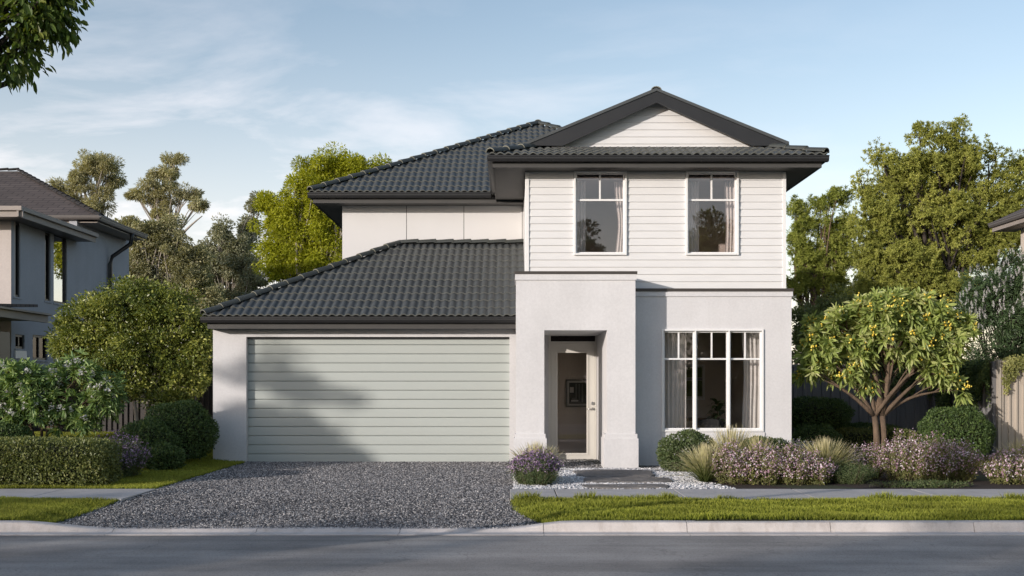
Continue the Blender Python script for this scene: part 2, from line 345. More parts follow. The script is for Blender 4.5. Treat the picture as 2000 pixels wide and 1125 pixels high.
# foliage
M['lf_dark'] = leafmat('dark_leaves', (.016,.028,.009), (.034,.056,.014), (.075,.095,.028), .2)
M['lf_mid'] = leafmat('glossy_leaves', (.020,.032,.008), (.066,.076,.015), (.18,.175,.045), .22, .36, .5)
M['lf_box'] = leafmat('clipped_leaves', (.014,.024,.009), (.028,.046,.013), (.055,.075,.022), .15, .5, .35)
M['lf_hedge'] = leafmat('hedge_leaves', (.022,.028,.010), (.050,.058,.018), (.10,.10,.036), .2)
M['lf_olean'] = leafmat('oleander_leaves', (.028,.048,.018), (.06,.088,.03), (.13,.155,.06), .2, .4, .45)
M['lf_loquat'] = leafmat('loquat_leaves', (.06,.088,.024), (.16,.19,.055), (.31,.33,.125), .25, .42, .45)
M['lf_wattle'] = leafmat('wattle_leaves', (.075,.085,.006), (.16,.17,.012), (.26,.25,.03), .35, .5, .3)
M['lf_euc'] = leafmat('eucalypt_leaves', (.15,.145,.085), (.25,.235,.13), (.36,.33,.19), .25, .5, .35)  # distance haze is put into these three pale leaf colours
M['lf_euc2'] = leafmat('grey_leaves', (.13,.13,.075), (.22,.215,.12), (.35,.32,.19), .25, .5, .35)
M['lf_euc3'] = leafmat('hazy_leaves', (.15,.16,.11), (.24,.245,.16), (.34,.33,.22), .25, .5, .35)  # greyed for the haze of distance as well
M['lf_pine'] = leafmat('pine_needles', (.05,.062,.012), (.10,.115,.022), (.17,.175,.045), .25, .55, .3)
M['lf_cone'] = leafmat('olive_needles', (.055,.062,.014), (.115,.122,.026), (.20,.195,.055), .25, .55, .3)
M['lf_brush'] = leafmat('bottlebrush_leaves', (.014,.026,.012), (.03,.05,.02), (.055,.08,.035), .15)
M['lf_street'] = leafmat('street_tree_leaves', (.020,.036,.007), (.04,.062,.012), (.075,.085,.018), .3)
M['lf_rose'] = leafmat('rosemary_leaves', (.022,.034,.012), (.042,.058,.022), (.08,.09,.04), .2)
M['lf_flow'] = leafmat('perennial_leaves', (.035,.042,.014), (.075,.08,.028), (.14,.13,.05), .25)
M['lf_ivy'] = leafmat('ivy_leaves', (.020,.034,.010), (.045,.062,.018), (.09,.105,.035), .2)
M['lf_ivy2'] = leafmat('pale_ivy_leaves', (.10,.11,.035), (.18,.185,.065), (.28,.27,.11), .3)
M['fruit'] = attrmat('yellow_fruit', [(0, (.66,.45,.05)), (1, (.86,.74,.16))], .5)
M['fl_pink'] = leafmat('pink_flowers', (.24,.14,.19), (.50,.36,.43), (.76,.64,.67), .3, .7, .2, (1.2,1,1.1))
M['fl_purple'] = leafmat('purple_flowers', (.12,.075,.14), (.23,.16,.25), (.45,.35,.43), .3, .7, .2, (1.1,1,1.2))
M['fl_white'] = leafmat('white_flowers', (.50,.50,.48), (.66,.65,.63), (.78,.77,.75), .3, .6, .2, (1,1,1))
M['fl_lilac'] = leafmat('lilac_flowers', (.22,.21,.28), (.36,.34,.42), (.52,.50,.56), .3, .7, .2, (1,1,1.1))
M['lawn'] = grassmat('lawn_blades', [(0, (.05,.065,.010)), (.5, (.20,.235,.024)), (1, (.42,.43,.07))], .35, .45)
M['plume'] = grassmat('feather_grass', [(0, (.035,.06,.012)), (.40, (.15,.18,.05)), (.72, (.46,.43,.20)), (1, (.74,.66,.42))], .3, .25)
# ------------------------------------------------------------------ setting: land, road, kerb, paths
def smooth(a, b, x):
    t = np.clip((np.asarray(x, float)-a)/(b-a), 0, 1); return t*t*(3-2*t)
def xl(y): return -4.86-.10*np.clip((13.0-y)/1.95, 0, 1)**2
def xr(y): return 0.0+.50*np.clip((13.1-y)/2.05, 0, 1)**2.2
def hland(x, y):                                       # gentle rise of the garden on the left
    x = np.asarray(x, float); y = np.asarray(y, float)
    h = .40*smooth(16.2, 21.0, y)*smooth(-4.9, -7.2, x)*-1*-1
    d = np.maximum(xl(y)-x, x-xr(y)); h = h + hdrive(x, y)*(1-smooth(0, .35, d))*(y < 15)
    return h + .012*np.sin(x*1.7+y*.9)*smooth(.2, 1.2, np.abs(x+2.4)-2.5)
def hdrive(x, y): return -.075*(1-smooth(11.0, 14.2, y)) + 0*np.asarray(x)
def grid_mesh(name, us, vs, fn, material):
    V = []; T = []
    for v in vs:
        for u in us: V.append(fn(u, v))
    n = len(us)
    for j in range(len(vs)-1):
        for i in range(n-1): T.append((j*n+i, j*n+i+1, (j+1)*n+i+1, (j+1)*n+i))
    o = np_mesh(name, V, T, material, origin=(0,0,0), smooth=True); tag(o, kind='structure'); return o
mb = MB(); mb.face([(-900,-900,-.26),(900,-900,-.26),(900,900,-.26),(-900,900,-.26)]); tag(mb.build('ground', M['soil'], origin=(0,0,0)), kind='structure')
ys = [11.12+i*.16 for i in range(63)]+[22,24,27,31,36,42,50,60,75,100]
grid_mesh('lawn_terrain', list(np.linspace(0,1,60)**1.6), ys, lambda u, y: (float(xl(y))-u*45, y, float(hland(float(xl(y))-u*45, y))-.004), M['soil'])
grid_mesh('garden_terrain', list(np.linspace(0,1,60)**1.6), ys, lambda u, y: (float(xr(y))+u*45, y, float(hland(float(xr(y))+u*45, y))-.004), M['soil'])
grid_mesh('driveway', list(np.linspace(-.02,1.02,30)), [11.06+i*.2 for i in range(43)]+[19.62], lambda u, y: (float(xl(y))*(1-u)+float(xr(y))*u, y, float(hdrive(0, y))), M['gravel_bed'])
mb = MB(); mb.box(-4.95, .1, 19.64, 60, -.2, -.02); tag(mb.build('building_pad', M['path'], origin=(0,0,0)), kind='structure')
mb = MB(); mb.face([(-90,2.6,-.1),(90,2.6,-.1),(90,10.86,-.1),(-90,10.86,-.1)]); tag(mb.build('road', M['asphalt'], origin=(0,0,0)), kind='structure')
mb = MB(); mb.box(-90, 90, -60, 2.35, -.24, -.012); tag(mb.build('far_verge', M['soil'], origin=(0,0,0)), kind='structure')
mb = MB(); mb.box(-90, 90, 2.36, 2.62, -.24, -.004); tag(mb.build('far_kerb', M['kerb'], origin=(0,0,0)), kind='structure')
def ktop(x): return -.07+.07*float(smooth(-4.20,-5.15,x))*1.0+.07*float(smooth(-.10,.62,x))
def kerb():
    V = []; T = []; r = random.Random(8)
    joints = [(1342-1000)/F*11.02+i*1.482 for i in range(-30, 30)]
    xs = []
    for a, b in zip(joints[:-1], joints[1:]):
        w = r.uniform(-.003, .003); xs += [(a-.004, 0, w), (a-.0035, .012, w), (a+.0035, .012, w), (a+.004, 0, w)]+[(x, 0, w) for x in np.linspace(a, b, 9)[1:-1]]
    for x, d, w in xs:
        z = ktop(x)
        prof = [(11.17, z-.005-d), (11.155, z+.004+w-d), (11.065+d, z+.002+w-d), (11.045+d, z-.006+w-d), (11.028+d, z*.5-.05+w*.5-d*.5), (11.015+d, -.092), (11.0+d, -.098-d), (10.80, -.094-d), (10.798, -.2), (11.17, -.2)]
        V += [(x, y, zz_) for (y, zz_) in prof]
    n = 10
    for i in range(len(xs)-1):
        for j in range(n): q = (j+1) % n; T.append((i*n+j, i*n+q, (i+1)*n+q, (i+1)*n+j))
    o = np_mesh('kerb', V, T, M['kerb'], origin=(0,0,0), smooth=False); tag(o, kind='structure')
kerb()
def path():
    mb = MB(); rj = random.Random(4)
    def slab(a, b):
        y0, y1 = 13.14, 14.41; z = .016+rj.uniform(-.003, .003); g = .006
        mb.prism([(a+g,y0),(b-g,y0),(b-g,y1),(a+g,y1)], -.12, z, 'z')
    j0 = 86/F*13.8
    xs = [0.0-.03]+[j0+i*1.60 for i in range(0, 26)]
    for a, b in zip(xs[:-1], xs[1:]): slab(a, b)
    xs = [-4.80]+[-6.03-1.6*i for i in range(0, 24)]
    for a, b in zip(xs[1:], xs[:-1]): slab(a, b)
    o = mb.build('footpath', M['path'], origin=(0,0,0), bevel=.006); tag(o, kind='structure')
path()
# pebble bed before the door, mulch bed under the perennials
def flat(name, pts, z, m):
    mb = MB(); mb.prism(pts, z-.06, z, 'z'); tag(mb.build(name, m, origin=(0,0,0)), kind='structure')
flat('pebble_bed', [(.02,14.42),(3.0,14.42),(2.75,15.6),(2.9,17.2),(3.1,17.95),(.02,17.95)], .006, M['pebble_bed'])
flat('gravel_strip', [(-.05,17.955),(4.87,17.955),(4.87,18.64),(1.6,18.64),(1.6,20.3),(.2,20.3),(.2,19.48),(-.05,19.48)], .002, M['gravel_bed'])
flat('mulch_bed', [(3.004,14.42),(8.3,14.42),(8.0,17.2),(7.2,19.0),(6.2,21.5),(4.95,21.5),(4.95,17.95),(3.104,17.95),(2.904,17.2),(2.754,15.6)], .004, M['mulch'])
flat('side_pebble_bed', [(8.304,14.42),(8.9,14.42),(8.7,16.4),(7.9,17.6),(8.0,17.2)], .007, M['pebble_bed'])
flat('corner_mulch_bed', [(8.904,14.42),(16,14.42),(16,17.2),(8.9,17.2),(8.7,16.4)], .004, M['mulch'])

rng = np.random.default_rng(7)
def unit(v): return v/np.maximum(np.linalg.norm(v, axis=-1, keepdims=True), 1e-9)
def rand_dirs(n, g=rng): return unit(g.normal(size=(n,3)))
OCT = np.array([(1,0,0),(-1,0,0),(0,1,0),(0,-1,0),(0,0,1),(0,0,-1)], float)
OCF = np.array([(0,2,4),(2,1,4),(1,3,4),(3,0,4),(2,0,5),(1,2,5),(3,1,5),(0,3,5)])
def stones(name, pos, size, material, flatz=.6):
    n = len(pos); a = rng.uniform(0, 2*PI, n); V = np.repeat(OCT[None], n, 0)*rng.uniform(.65, 1.25, (n,6,1))
    V *= np.stack([rng.uniform(.8,1.5,n), rng.uniform(.6,1.0,n), rng.uniform(.5,.9,n)*flatz*1.4], 1)[:,None,:]*size[:,None,None]
    tl = rng.normal(0, .35, n); ct, st = np.cos(tl), np.sin(tl)
    y, z = V[...,1]*ct[:,None]-V[...,2]*st[:,None], V[...,1]*st[:,None]+V[...,2]*ct[:,None]
    ca, sa = np.cos(a)[:,None], np.sin(a)[:,None]
    V = np.stack([V[...,0]*ca-y*sa, V[...,0]*sa+y*ca, z], -1)+pos[:,None,:]
    T = (OCF[None]+(np.arange(n)*6)[:,None,None]).reshape(-1,3)
    o = np_mesh(name, V.reshape(-1,3), T, material, origin=(0,0,0), rnd=np.repeat(rng.uniform(0,1,n), 6)); tag(o, kind='stuff'); return o
def inpoly(x, y, poly):
    r = np.zeros(len(x), bool); k = len(poly)
    for i in range(k):
        (x0,y0),(x1,y1) = poly[i], poly[(i+1)%k]
        c = ((y0 > y) != (y1 > y)) & (x < (x1-x0)*(y-y0)/((y1-y0) if y1 != y0 else 1e-9)+x0); r ^= c
    return r
n = 105000; y = 11.08+rng.uniform(0,1,n)**1.25*8.5; u = rng.uniform(-.012,1.012,n); x = xl(y)*(1-u)+xr(y)*u
sz = rng.uniform(.006,.0145,n)
stones('driveway_gravel', np.stack([x,y,hdrive(x,y)+.004+sz*.2],1), sz, M['gravel'])
n = 9000; x = rng.uniform(-.05,4.9,n); y = rng.uniform(17.9,20.2,n); k = inpoly(x,y,[(-.05,17.93),(4.87,17.93),(4.87,18.6),(1.6,18.6),(1.6,20.2),(.2,20.2),(.2,19.5),(-.05,19.5)]); sz = rng.uniform(.008,.017,n)
stones('entry_gravel', np.stack([x,y,.004+sz*.2],1)[k], sz[k], M['gravel'])
n = 26000; x = rng.uniform(0,9,n); y = rng.uniform(14.42,18,n)
k = inpoly(x,y,[(.02,14.42),(3.05,14.42),(2.8,15.6),(2.95,17.2),(3.15,17.97),(.02,17.97)])|inpoly(x,y,[(8.2,14.42),(8.95,14.42),(8.75,16.4),(7.9,17.7),(7.8,17.2)]); sz = rng.uniform(.011,.024,n)
stones('white_pebbles', np.stack([x,y,.010+sz*.25],1)[k], sz[k], M['pebble'])
def slab_stone(name, label, px0, px1, y0, y1, seed, z=.055):
    r = random.Random(seed); c = Vector(((px0+px1)/2,(y0+y1)/2,0)); k = 26; ring = []
    for i in range(k):
        t = 2*PI*i/k; ex = abs(math.cos(t))**.45*math.copysign(1, math.cos(t)); ey = abs(math.sin(t))**.45*math.copysign(1, math.sin(t))
        j = 1+r.uniform(-.06,.06); ring.append((c.x+ex*(px1-px0)/2*j, c.y+ey*(y1-y0)/2*j))
    bm_ = MB(); lv = [(1.0,-.03),(1.02,z*.45),(.985,z),(.6,z+.006),(.25,z+.002)]
    P_ = [[(c.x+(x-c.x)*s, c.y+(y-c.y)*s, h+r.uniform(-.006,.006)) for x, y in ring] for s, h in lv]
    for a, b in zip(P_[:-1], P_[1:]):
        for i in range(k): bm_.face([a[i], a[(i+1)%k], b[(i+1)%k], b[i]], 0, False)
    bm_.face(P_[-1], 0, False)
    o = bm_.build(name, M['slate']); tag(o, label, 'stepping stone', 'stepping stones to the front door')
slab_stone('stepping_stone', 'dark slate stepping stone, the one nearer the portico pillars', .98, 2.22, 16.15, 17.35, 1, .04)
slab_stone('stepping_stone', 'long dark slate stepping stone in the middle of the white pebbles', 1.05, 2.30, 15.25, 16.08, 2, .035)
slab_stone('stepping_stone', 'brownish slate stepping stone touching the footpath edge', .98, 2.18, 14.46, 14.98, 3, .03)

# ------------------------------------------------------------------ grass
def blades(name, x, y, z, h, w, material, lean=.35, kind='stuff', par=None, label=None):
    n = len(x); a = rng.uniform(0, 2*PI, n); ln = rng.normal(0, lean, (n,2)); p = np.stack([x,y,z],1)
    s = np.stack([np.cos(a), np.sin(a), np.zeros(n)],1)*w[:,None]*.5
    d = np.stack([ln[:,0], ln[:,1], np.ones(n)],1)*h[:,None]
    mid = p+d*np.array([.42,.42,.6]); tip = p+d
    V = np.stack([p-s, p+s, mid+s*.8, mid-s*.8, tip],1).reshape(-1,3)
    b = (np.arange(n)*5)[:,None,None]; T = (np.array([(0,1,2),(0,2,3),(3,2,4)])[None]+b).reshape(-1,3)
    pt = np.sin(x*2.3+1.3*np.sin(y*3.1))*np.sin(y*2.7+1.1*np.sin(x*1.9))*.5+.5
    rv = np.clip(.55*rng.uniform(0,1,n)+.45*pt, 0, 1)
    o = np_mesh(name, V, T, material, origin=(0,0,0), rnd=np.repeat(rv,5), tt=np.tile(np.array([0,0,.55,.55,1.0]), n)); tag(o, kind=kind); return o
def pnoise(x, y): return (np.sin(x*1.9+2*np.sin(y*1.3))+np.sin(x*.7-y*2.9+1)+np.sin(x*4.3+y*5.1+np.sin(x*2.2)))/3
n = 160000; y = rng.uniform(11.17,13.16,n); x = 0+rng.uniform(-.1,1,n)*11; k = x > xr(y)+rng.uniform(-.03,.03,n); x, y = x[k], y[k]
hh = rng.uniform(.018,.06,len(x))*(1.05+.6*pnoise(x*2,y*3)); hh = np.where((y > 13.02) & (np.sin(x*3.3)+np.sin(x*7.1+1) > .7), hh*1.8, hh)
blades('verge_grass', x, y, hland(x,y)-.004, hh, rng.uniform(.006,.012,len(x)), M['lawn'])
n = 70000; y = rng.uniform(11.17,13.16,n); x = -4.8-rng.uniform(0,1,n)*3.3; k = x < xl(y)+rng.uniform(-.03,.03,n)+.02; x, y = x[k], y[k]
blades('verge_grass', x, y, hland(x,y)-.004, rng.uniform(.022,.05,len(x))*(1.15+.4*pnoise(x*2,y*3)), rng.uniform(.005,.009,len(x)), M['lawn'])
n = 200000; y = 14.42+rng.uniform(0,1,n)**1.2*8; x = -4.82-rng.uniform(0,1,n)**1.1*6.6; k = (x < xl(y)+rng.uniform(-.03,.03,n)+.03) & ~((y > 19.42) & (x > -5.5)); x, y = x[k], y[k]
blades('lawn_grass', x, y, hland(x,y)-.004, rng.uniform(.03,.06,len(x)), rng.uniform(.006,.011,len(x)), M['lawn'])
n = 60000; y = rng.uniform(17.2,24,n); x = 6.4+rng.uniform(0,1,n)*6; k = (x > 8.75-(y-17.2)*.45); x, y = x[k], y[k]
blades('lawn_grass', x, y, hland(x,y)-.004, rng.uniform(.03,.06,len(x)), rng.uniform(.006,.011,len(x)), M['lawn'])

# ------------------------------------------------------------------ main house
H = thing('house', 'white two storey house with charcoal tiled roofs and a double garage', 'house', (0, 19.5, 0))
def wall_holes(mb, x0, x1, z0, z1, y, dep, holes, mi=0):
    xs = sorted({x0, x1}|{h[0] for h in holes}|{h[1] for h in holes}); zs = sorted({z0, z1}|{h[2] for h in holes}|{h[3] for h in holes})
    for a, b in zip(xs[:-1], xs[1:]):
        for c, d in zip(zs[:-1], zs[1:]):
            mx_, mz_ = (a+b)/2, (c+d)/2
            if any(h[0] < mx_ < h[1] and h[2] < mz_ < h[3] for h in holes): continue
            mb.face([(a,y,c),(b,y,c),(b,y,d),(a,y,d)], mi); mb.face([(b,y+dep,c),(a,y+dep,c),(a,y+dep,d),(b,y+dep,d)], mi)
    mb.face([(x0,y+dep,z0),(x0,y,z0),(x0,y,z1),(x0,y+dep,z1)], mi); mb.face([(x1,y,z0),(x1,y+dep,z0),(x1,y+dep,z1),(x1,y,z1)], mi)
    mb.face([(x0,y,z1),(x1,y,z1),(x1,y+dep,z1),(x0,y+dep,z1)], mi); mb.face([(x0,y+dep,z0),(x1,y+dep,z0),(x1,y,z0),(x0,y,z0)], mi)
    for h in holes:
        a, b, c, d = h
        mb.face([(a,y,c),(a,y+dep,c),(a,y+dep,d),(a,y,d)], mi); mb.face([(b,y+dep,c),(b,y,c),(b,y,d),(b,y+dep,d)], mi)
        mb.face([(a,y,d),(a,y+dep,d),(b,y+dep,d),(b,y,d)], mi); mb.face([(a,y,c),(b,y,c),(b,y+dep,c),(a,y+dep,c)], mi)
YG, YP, YW, YU, YD, YB = 19.5, 18.1, 18.65, 19.05, 20.2, 22.4
GX0, GX1, GZ = PX(481,YG), PX(995,YG), PZ(658,YG)
# garage: front wall with its opening, left side wall, return behind the pillar
mb = MB(); wall_holes(mb, PX(416,YG), .22, -.1, 2.46, YG, .24, [(GX0, GX1, -.1, GZ)]); mb.box(PX(416,YG), PX(416,YG)+.22, YG+.243, 26, -.1, 2.46); mb.box(.0, .22, YG+.243, YD, -.1, 2.6)
mb.build('garage_wall', M['render'], H)
def garage_door():
    mb = MB(); rows = 14; zb, zt = -.02, GZ+.03; e = (zt-zb)/rows; y = YG+.12
    for i in range(rows):
        a = zb+i*e; b = a+e; p = [(y+.03,a),(y+.012,a),(y+.001,a+.004),(y-.001,a+.02),(y-.002,a+e*.5),(y-.001,b-.024),(y+.001,b-.012),(y+.012,b-.009),(y+.03,b-.009)]
        mb.prism(p, GX0-.05, GX1+.05)
    mb.box(GX0-.05, GX1+.05, y+.031, y+.05, zb, zt); mb.build('garage_door', M['garage'], H)
    mb = MB(); mb.box(GX0-.04, GX1+.04, YG+.08, YG+.24, GZ-.035, GZ+.02); mb.build('door_head', M['charcoal'], H)
    mb = MB(); mb.box(GX0-.02, GX1+.02, YG+.05, YG+.22, -.12, -.012); mb.build('threshold', M['path'], H)
garage_door()
# gutters with a rolled lip, fascias, soffits
def gutter_x(mb, x0, x1, y, z, h=.1, w=.12, end0=True, end1=True):  # runs along X, open trough behind its front at y
    pr = [(y,z),(y-.012,z+.004),(y-.012,z-.016),(y+.004,z-.02),(y+.006,z-h*.55),(y+.03,z-h),(y+w,z-h),(y+w,z),(y+w-.008,z),(y+w-.008,z-h+.01),(y+.034,z-h+.01),(y+.014,z-h*.5)]
    mb.prism(pr, x0, x1, 'x')
def gutter_y(mb, y0, y1, x, z, h=.1, w=.12, s=1):                    # runs along Y, front faces -s in X
    pr = [(x,z),(x-s*.012,z+.004),(x-s*.012,z-.016),(x+s*.004,z-.02),(x+s*.006,z-h*.55),(x+s*.03,z-h),(x+s*w,z-h),(x+s*w,z),(x+s*(w-.008),z),(x+s*(w-.008),z-h+.01),(x+s*.034,z-h+.01),(x+s*.014,z-h*.5)]
    mb.prism(pr, y0, y1, 'y')
GYG, GZG = 19.08, PZ(619,19.08)
mb = MB(); gutter_x(mb, PX(391,GYG), .08, GYG, GZG); gutter_y(mb, GYG+.125, 25.6, PX(391,GYG), GZG); mb.build('gutter', M['charcoal'], H)
mb = MB(); mb.box(PX(405,19.2), .085, 19.2, 19.225, PZ(642,19.2), GZG-.012); mb.box(PX(405,19.2), PX(405,19.2)+.02, 19.228, 25.6, PZ(642,19.2), GZG-.02); mb.build('fascia', M['soffit'], H)
mb = MB(); mb.box(PX(405,19.2)+.003, .06, 19.227, YG-.002, PZ(642,19.2)+.012, PZ(642,19.2)+.03); mb.build('soffit', M['soffit'], H)

# tiled roofs: rolled tiles in lapped courses, clipped to each slope
def roof_plane(name, A, ud, vd, poly, parent, material, wave=.142, gauge=.33, amp=.019, step=.022, flat_=False):
    A = Vector(A); ud = Vector(ud).normalized(); vd = Vector(vd).normalized(); nd = ud.cross(vd).normalized()
    us = [p[0] for p in poly]; vs = [p[1] for p in poly]; u0, u1, v0, v1 = min(us), max(us), min(vs), max(vs)
    nu = max(2, int((u1-u0)/(wave/9))); U = np.linspace(u0, u1, nu+1)
    nv = int(math.ceil((v1-v0)/gauge)); rows = []; 
    for k in range(nv):
        a = v0+k*gauge; rows += [(a, 0.0, k), (a+.003, step, k), (a+gauge*.5, step*.5, k)]
    rows.append((v0+nv*gauge, 0.0, nv))
    ph = (U/wave) % 1.0
    prof = np.where(ph < .72, np.sin(np.clip(ph/.72,0,1)*PI)**.75, -.10*np.sin((ph-.72)/.28*PI))*amp*1.35
    V = []; r = random.Random(len(name)*7+nv)
    for (v, h, k) in rows:
        for i, u in enumerate(U):
            jit = .003*math.sin(k*12.9898+int(u/wave)*78.233)
            V.append(A+ud*float(u)+vd*float(v)+nd*(h+float(prof[i])+jit))
    T = []; n = nu+1
    for j in range(len(rows)-1):
        for i in range(nu): T.append((j*n+i, j*n+i+1, (j+1)*n+i+1, (j+1)*n+i))
    me = bpy.data.meshes.new(name); me.from_pydata([tuple(p) for p in V], [], T)
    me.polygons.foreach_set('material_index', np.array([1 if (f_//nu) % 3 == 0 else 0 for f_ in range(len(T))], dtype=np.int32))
    bm = bmesh.new(); bm.from_mesh(me); k = len(poly)
    for i in range(k):
        p, q = poly[i], poly[(i+1)%k]; e = ud*(q[0]-p[0])+vd*(q[1]-p[1]); outn = e.cross(nd)
        bmesh.ops.bisect_plane(bm, geom=bm.verts[:]+bm.edges[:]+bm.faces[:], plane_co=A+ud*p[0]+vd*p[1], plane_no=outn, clear_outer=True, dist=1e-5)
    bm.to_mesh(me); bm.free()
    me.polygons.foreach_set('use_smooth', np.ones(len(me.polygons), bool))
    try: me.set_sharp_from_angle(angle=R(38))
    except Exception: pass
    me.update()
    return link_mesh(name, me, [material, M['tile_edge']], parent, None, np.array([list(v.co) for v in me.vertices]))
def caps(A, B, up, parent, mb, rad=.095, ln=.36):
    A = Vector(A); B = Vector(B); d = (B-A); Ln = d.length; d.normalize(); up = Vector(up); s = d.cross(up).normalized(); up = s.cross(d).normalized()
    k = max(1, int(round(Ln/ln))); q = Ln/k
    for i in range(k):
        a = A+d*(i*q-.02); b = A+d*((i+1)*q+.02); r0, r1 = rad*1.06, rad*.93; n = 8
        def ring(c, r, lift): return [c+s*(r*math.cos(PI*j/n))+up*(r*.8*math.sin(PI*j/n)+lift) for j in range(n+1)]
        ra, rb = ring(a, r0, .012), ring(b, r1, -.006)
        ri = ring(a, r0-.014, .004)
        for j in range(n):
            mb.face([ra[j], ra[j+1], rb[j+1], rb[j]], 0, True); mb.face([ri[j], ri[j+1], ra[j+1], ra[j]], 1)
        # pale bedding showing at the lower lip
        rc, rd = ring(a-d*.007, r0-.010, .006), ring(a+d*.02, r0-.010, .006)
        for j in range(n): mb.face([rc[j], rc[j+1], rd[j+1], rd[j]], 1)
def hip_slope_roof(name, e0, e1, top0, top1):          # eave from e0 to e1, top edge from top0 to top1 (may be one point)
    e0, e1, top0, top1 = map(Vector, (e0, e1, top0, top1)); ud = (e1-e0).normalized()
    if (top1-top0).dot(ud) < 0: top0, top1 = top1, top0
    m = top0-e0; vd = (m-ud*m.dot(ud)).normalized()
    pl = [(0,0), ((e1-e0).dot(ud),0)]
    for p in ((top1, top0) if (top1-top0).length > .01 else (top0,)): pl.append(((p-e0).dot(ud), (p-e0).dot(vd)))
    return roof_plane(name, e0, ud, vd, pl, RF[0], M['tile'])
RF = [None]
def roof_root(x, y, z):                                # sarking board below the tiles carries the slopes as its parts
    return None
def add_roof(slopes, capl, under):
    o_mb = MB()
    for q in under: o_mb.face(q)
    root = o_mb.build('roof', M['soffit'], H); RF[0] = root
    for s in slopes: hip_slope_roof('roof_slope', *s)
    for (a, b) in capl: cm = MB(); caps(a, b, (0,0,1), root, cm); cm.build('ridge_tiles', [M['tile_cap'], M['mortar']], root)
PT = .531
# garage roof
ex, ey, ez = PX(391,GYG)+.03, GYG+.02, GZG+.015; rd = 3.198
hip = (ex+rd, ey+rd, ez+PT*rd); RXE = .246
dn = -.03
def lower(pts, d): return [(p[0], p[1], p[2]+d) for p in pts]
A1, A2, A3, A4 = (ex,ey,ez), (.075,ey,ez), (RXE,hip[1],hip[2]), hip
SL = ((hip[1]-ey)**2+(hip[2]-ez)**2)**.5
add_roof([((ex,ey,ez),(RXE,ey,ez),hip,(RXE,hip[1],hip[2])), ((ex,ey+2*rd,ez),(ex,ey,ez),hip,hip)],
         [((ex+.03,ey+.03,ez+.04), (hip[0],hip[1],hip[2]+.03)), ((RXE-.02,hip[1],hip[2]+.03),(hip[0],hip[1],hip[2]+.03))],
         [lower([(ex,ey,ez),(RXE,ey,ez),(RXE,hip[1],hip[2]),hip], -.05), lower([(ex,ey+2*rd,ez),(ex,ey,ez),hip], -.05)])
# upper storey box: smooth sheets at the left, weatherboards on the front block
XUL = PX(668,YB); ZS = 5.19
def panels():
    mb = MB(); js = [XUL, PX(794,YB), PX(906,YB), PX(1020,YB), .247]
    for a, b in zip(js[:-1], js[1:]): mb.box(a+.006, b-.006, YB, YB+.02, 2.6, ZS-.01)
    mb.build('cladding_panel', M['panel'], H)
    mb = MB(); mb.box(XUL+.004, .247, YB+.012, YB+.2, 2.5, ZS); mb.box(XUL+.002, XUL+.2, YB+.203, 30, 2.5, ZS); mb.build('panel_joint', M['charcoal'], H)
panels()
WX0, WX1 = PX(1027,YU), PX(1535,YU)
UW = [(PX(1122,YU), PX(1222.5,YU), PZ(497,YU), PZ(334.5,YU)), (PX(1340.5,YU), PX(1441,YU), PZ(497,YU), PZ(334.5,YU))]
mb = MB(); wall_holes(mb, WX0+.01, WX1-.01, 2.9, ZS+.05, YU+.022, .2, UW); mb.box(WX0+.01, WX0+.2, YU+.225, 23, 2.9, ZS+.04); mb.box(WX1-.2, WX1-.01, YU+.225, 30, -.1, ZS+.04); mb.build('upper_wall', M['board'], H)
def boards(mb, y, z0, z1, e, xf, holes, th=.017):
    k = 0; z = z0
    while z < z1-1e-4:
        zt = min(z+e, z1); cuts = sorted({z, zt}|{c for h in holes for c in (h[2],h[3]) if z < c < zt})
        for a, b in zip(cuts[:-1], cuts[1:]):
            mid = (a+b)/2; segs = [(None, None)]
            hs = sorted([h for h in holes if h[2] < mid < h[3]])
            ed = ['L']+[q for h in hs for q in (h[0], h[1])]+['R']
            for i in range(0, len(ed), 2):
                p0 = [xf(a)[0] if ed[i] == 'L' else ed[i], xf(b)[0] if ed[i] == 'L' else ed[i]]; p1 = [xf(a)[1] if ed[i+1] == 'R' else ed[i+1], xf(b)[1] if ed[i+1] == 'R' else ed[i+1]]
                ya = y-th*(1-(a-z)/e)-.004; yb = y-th*(1-(b-z)/e)-.004
                mb.face([(p0[0],ya,a),(p1[0],ya,a),(p1[1],yb,b),(p0[1],yb,b)])
                if a == z: mb.face([(p0[0],y,a),(p1[0],y,a),(p1[0],ya,a),(p0[0],ya,a)])
                mb.face([(p0[0],y,a),(p0[0],ya,a),(p0[1],yb,b),(p0[1],y,b)]); mb.face([(p1[0],ya,a),(p1[0],y,a),(p1[1],y,b),(p1[1],yb,b)])
        z += e
mb = MB(); boards(mb, YU+.02, 3.0, ZS+.03, .1292, lambda z: (WX0+.05, WX1-.05), UW); mb.build('weatherboards', M['board'], H)
mb = MB()
mb.box(WX0-.012, WX0+.0005, YU-.004, YU+.06, 3.0, ZS+.02); mb.box(WX0, WX0+.055, YU-.012, YU+.02, 3.0, ZS+.02); mb.build('corner_board', M['trim'], H)
mb = MB(); mb.box(WX1-.055, WX1, YU-.012, YU+.02, 3.0, ZS+.02); mb.build('corner_board', M['trim'], H)
# left side of the front block, seen past the garage roof
mb = MB(); mb.box(WX0-.004, WX0+.0095, YU+.062, 22.39, 2.9, ZS); mb.build('side_boards', M['board'], H)
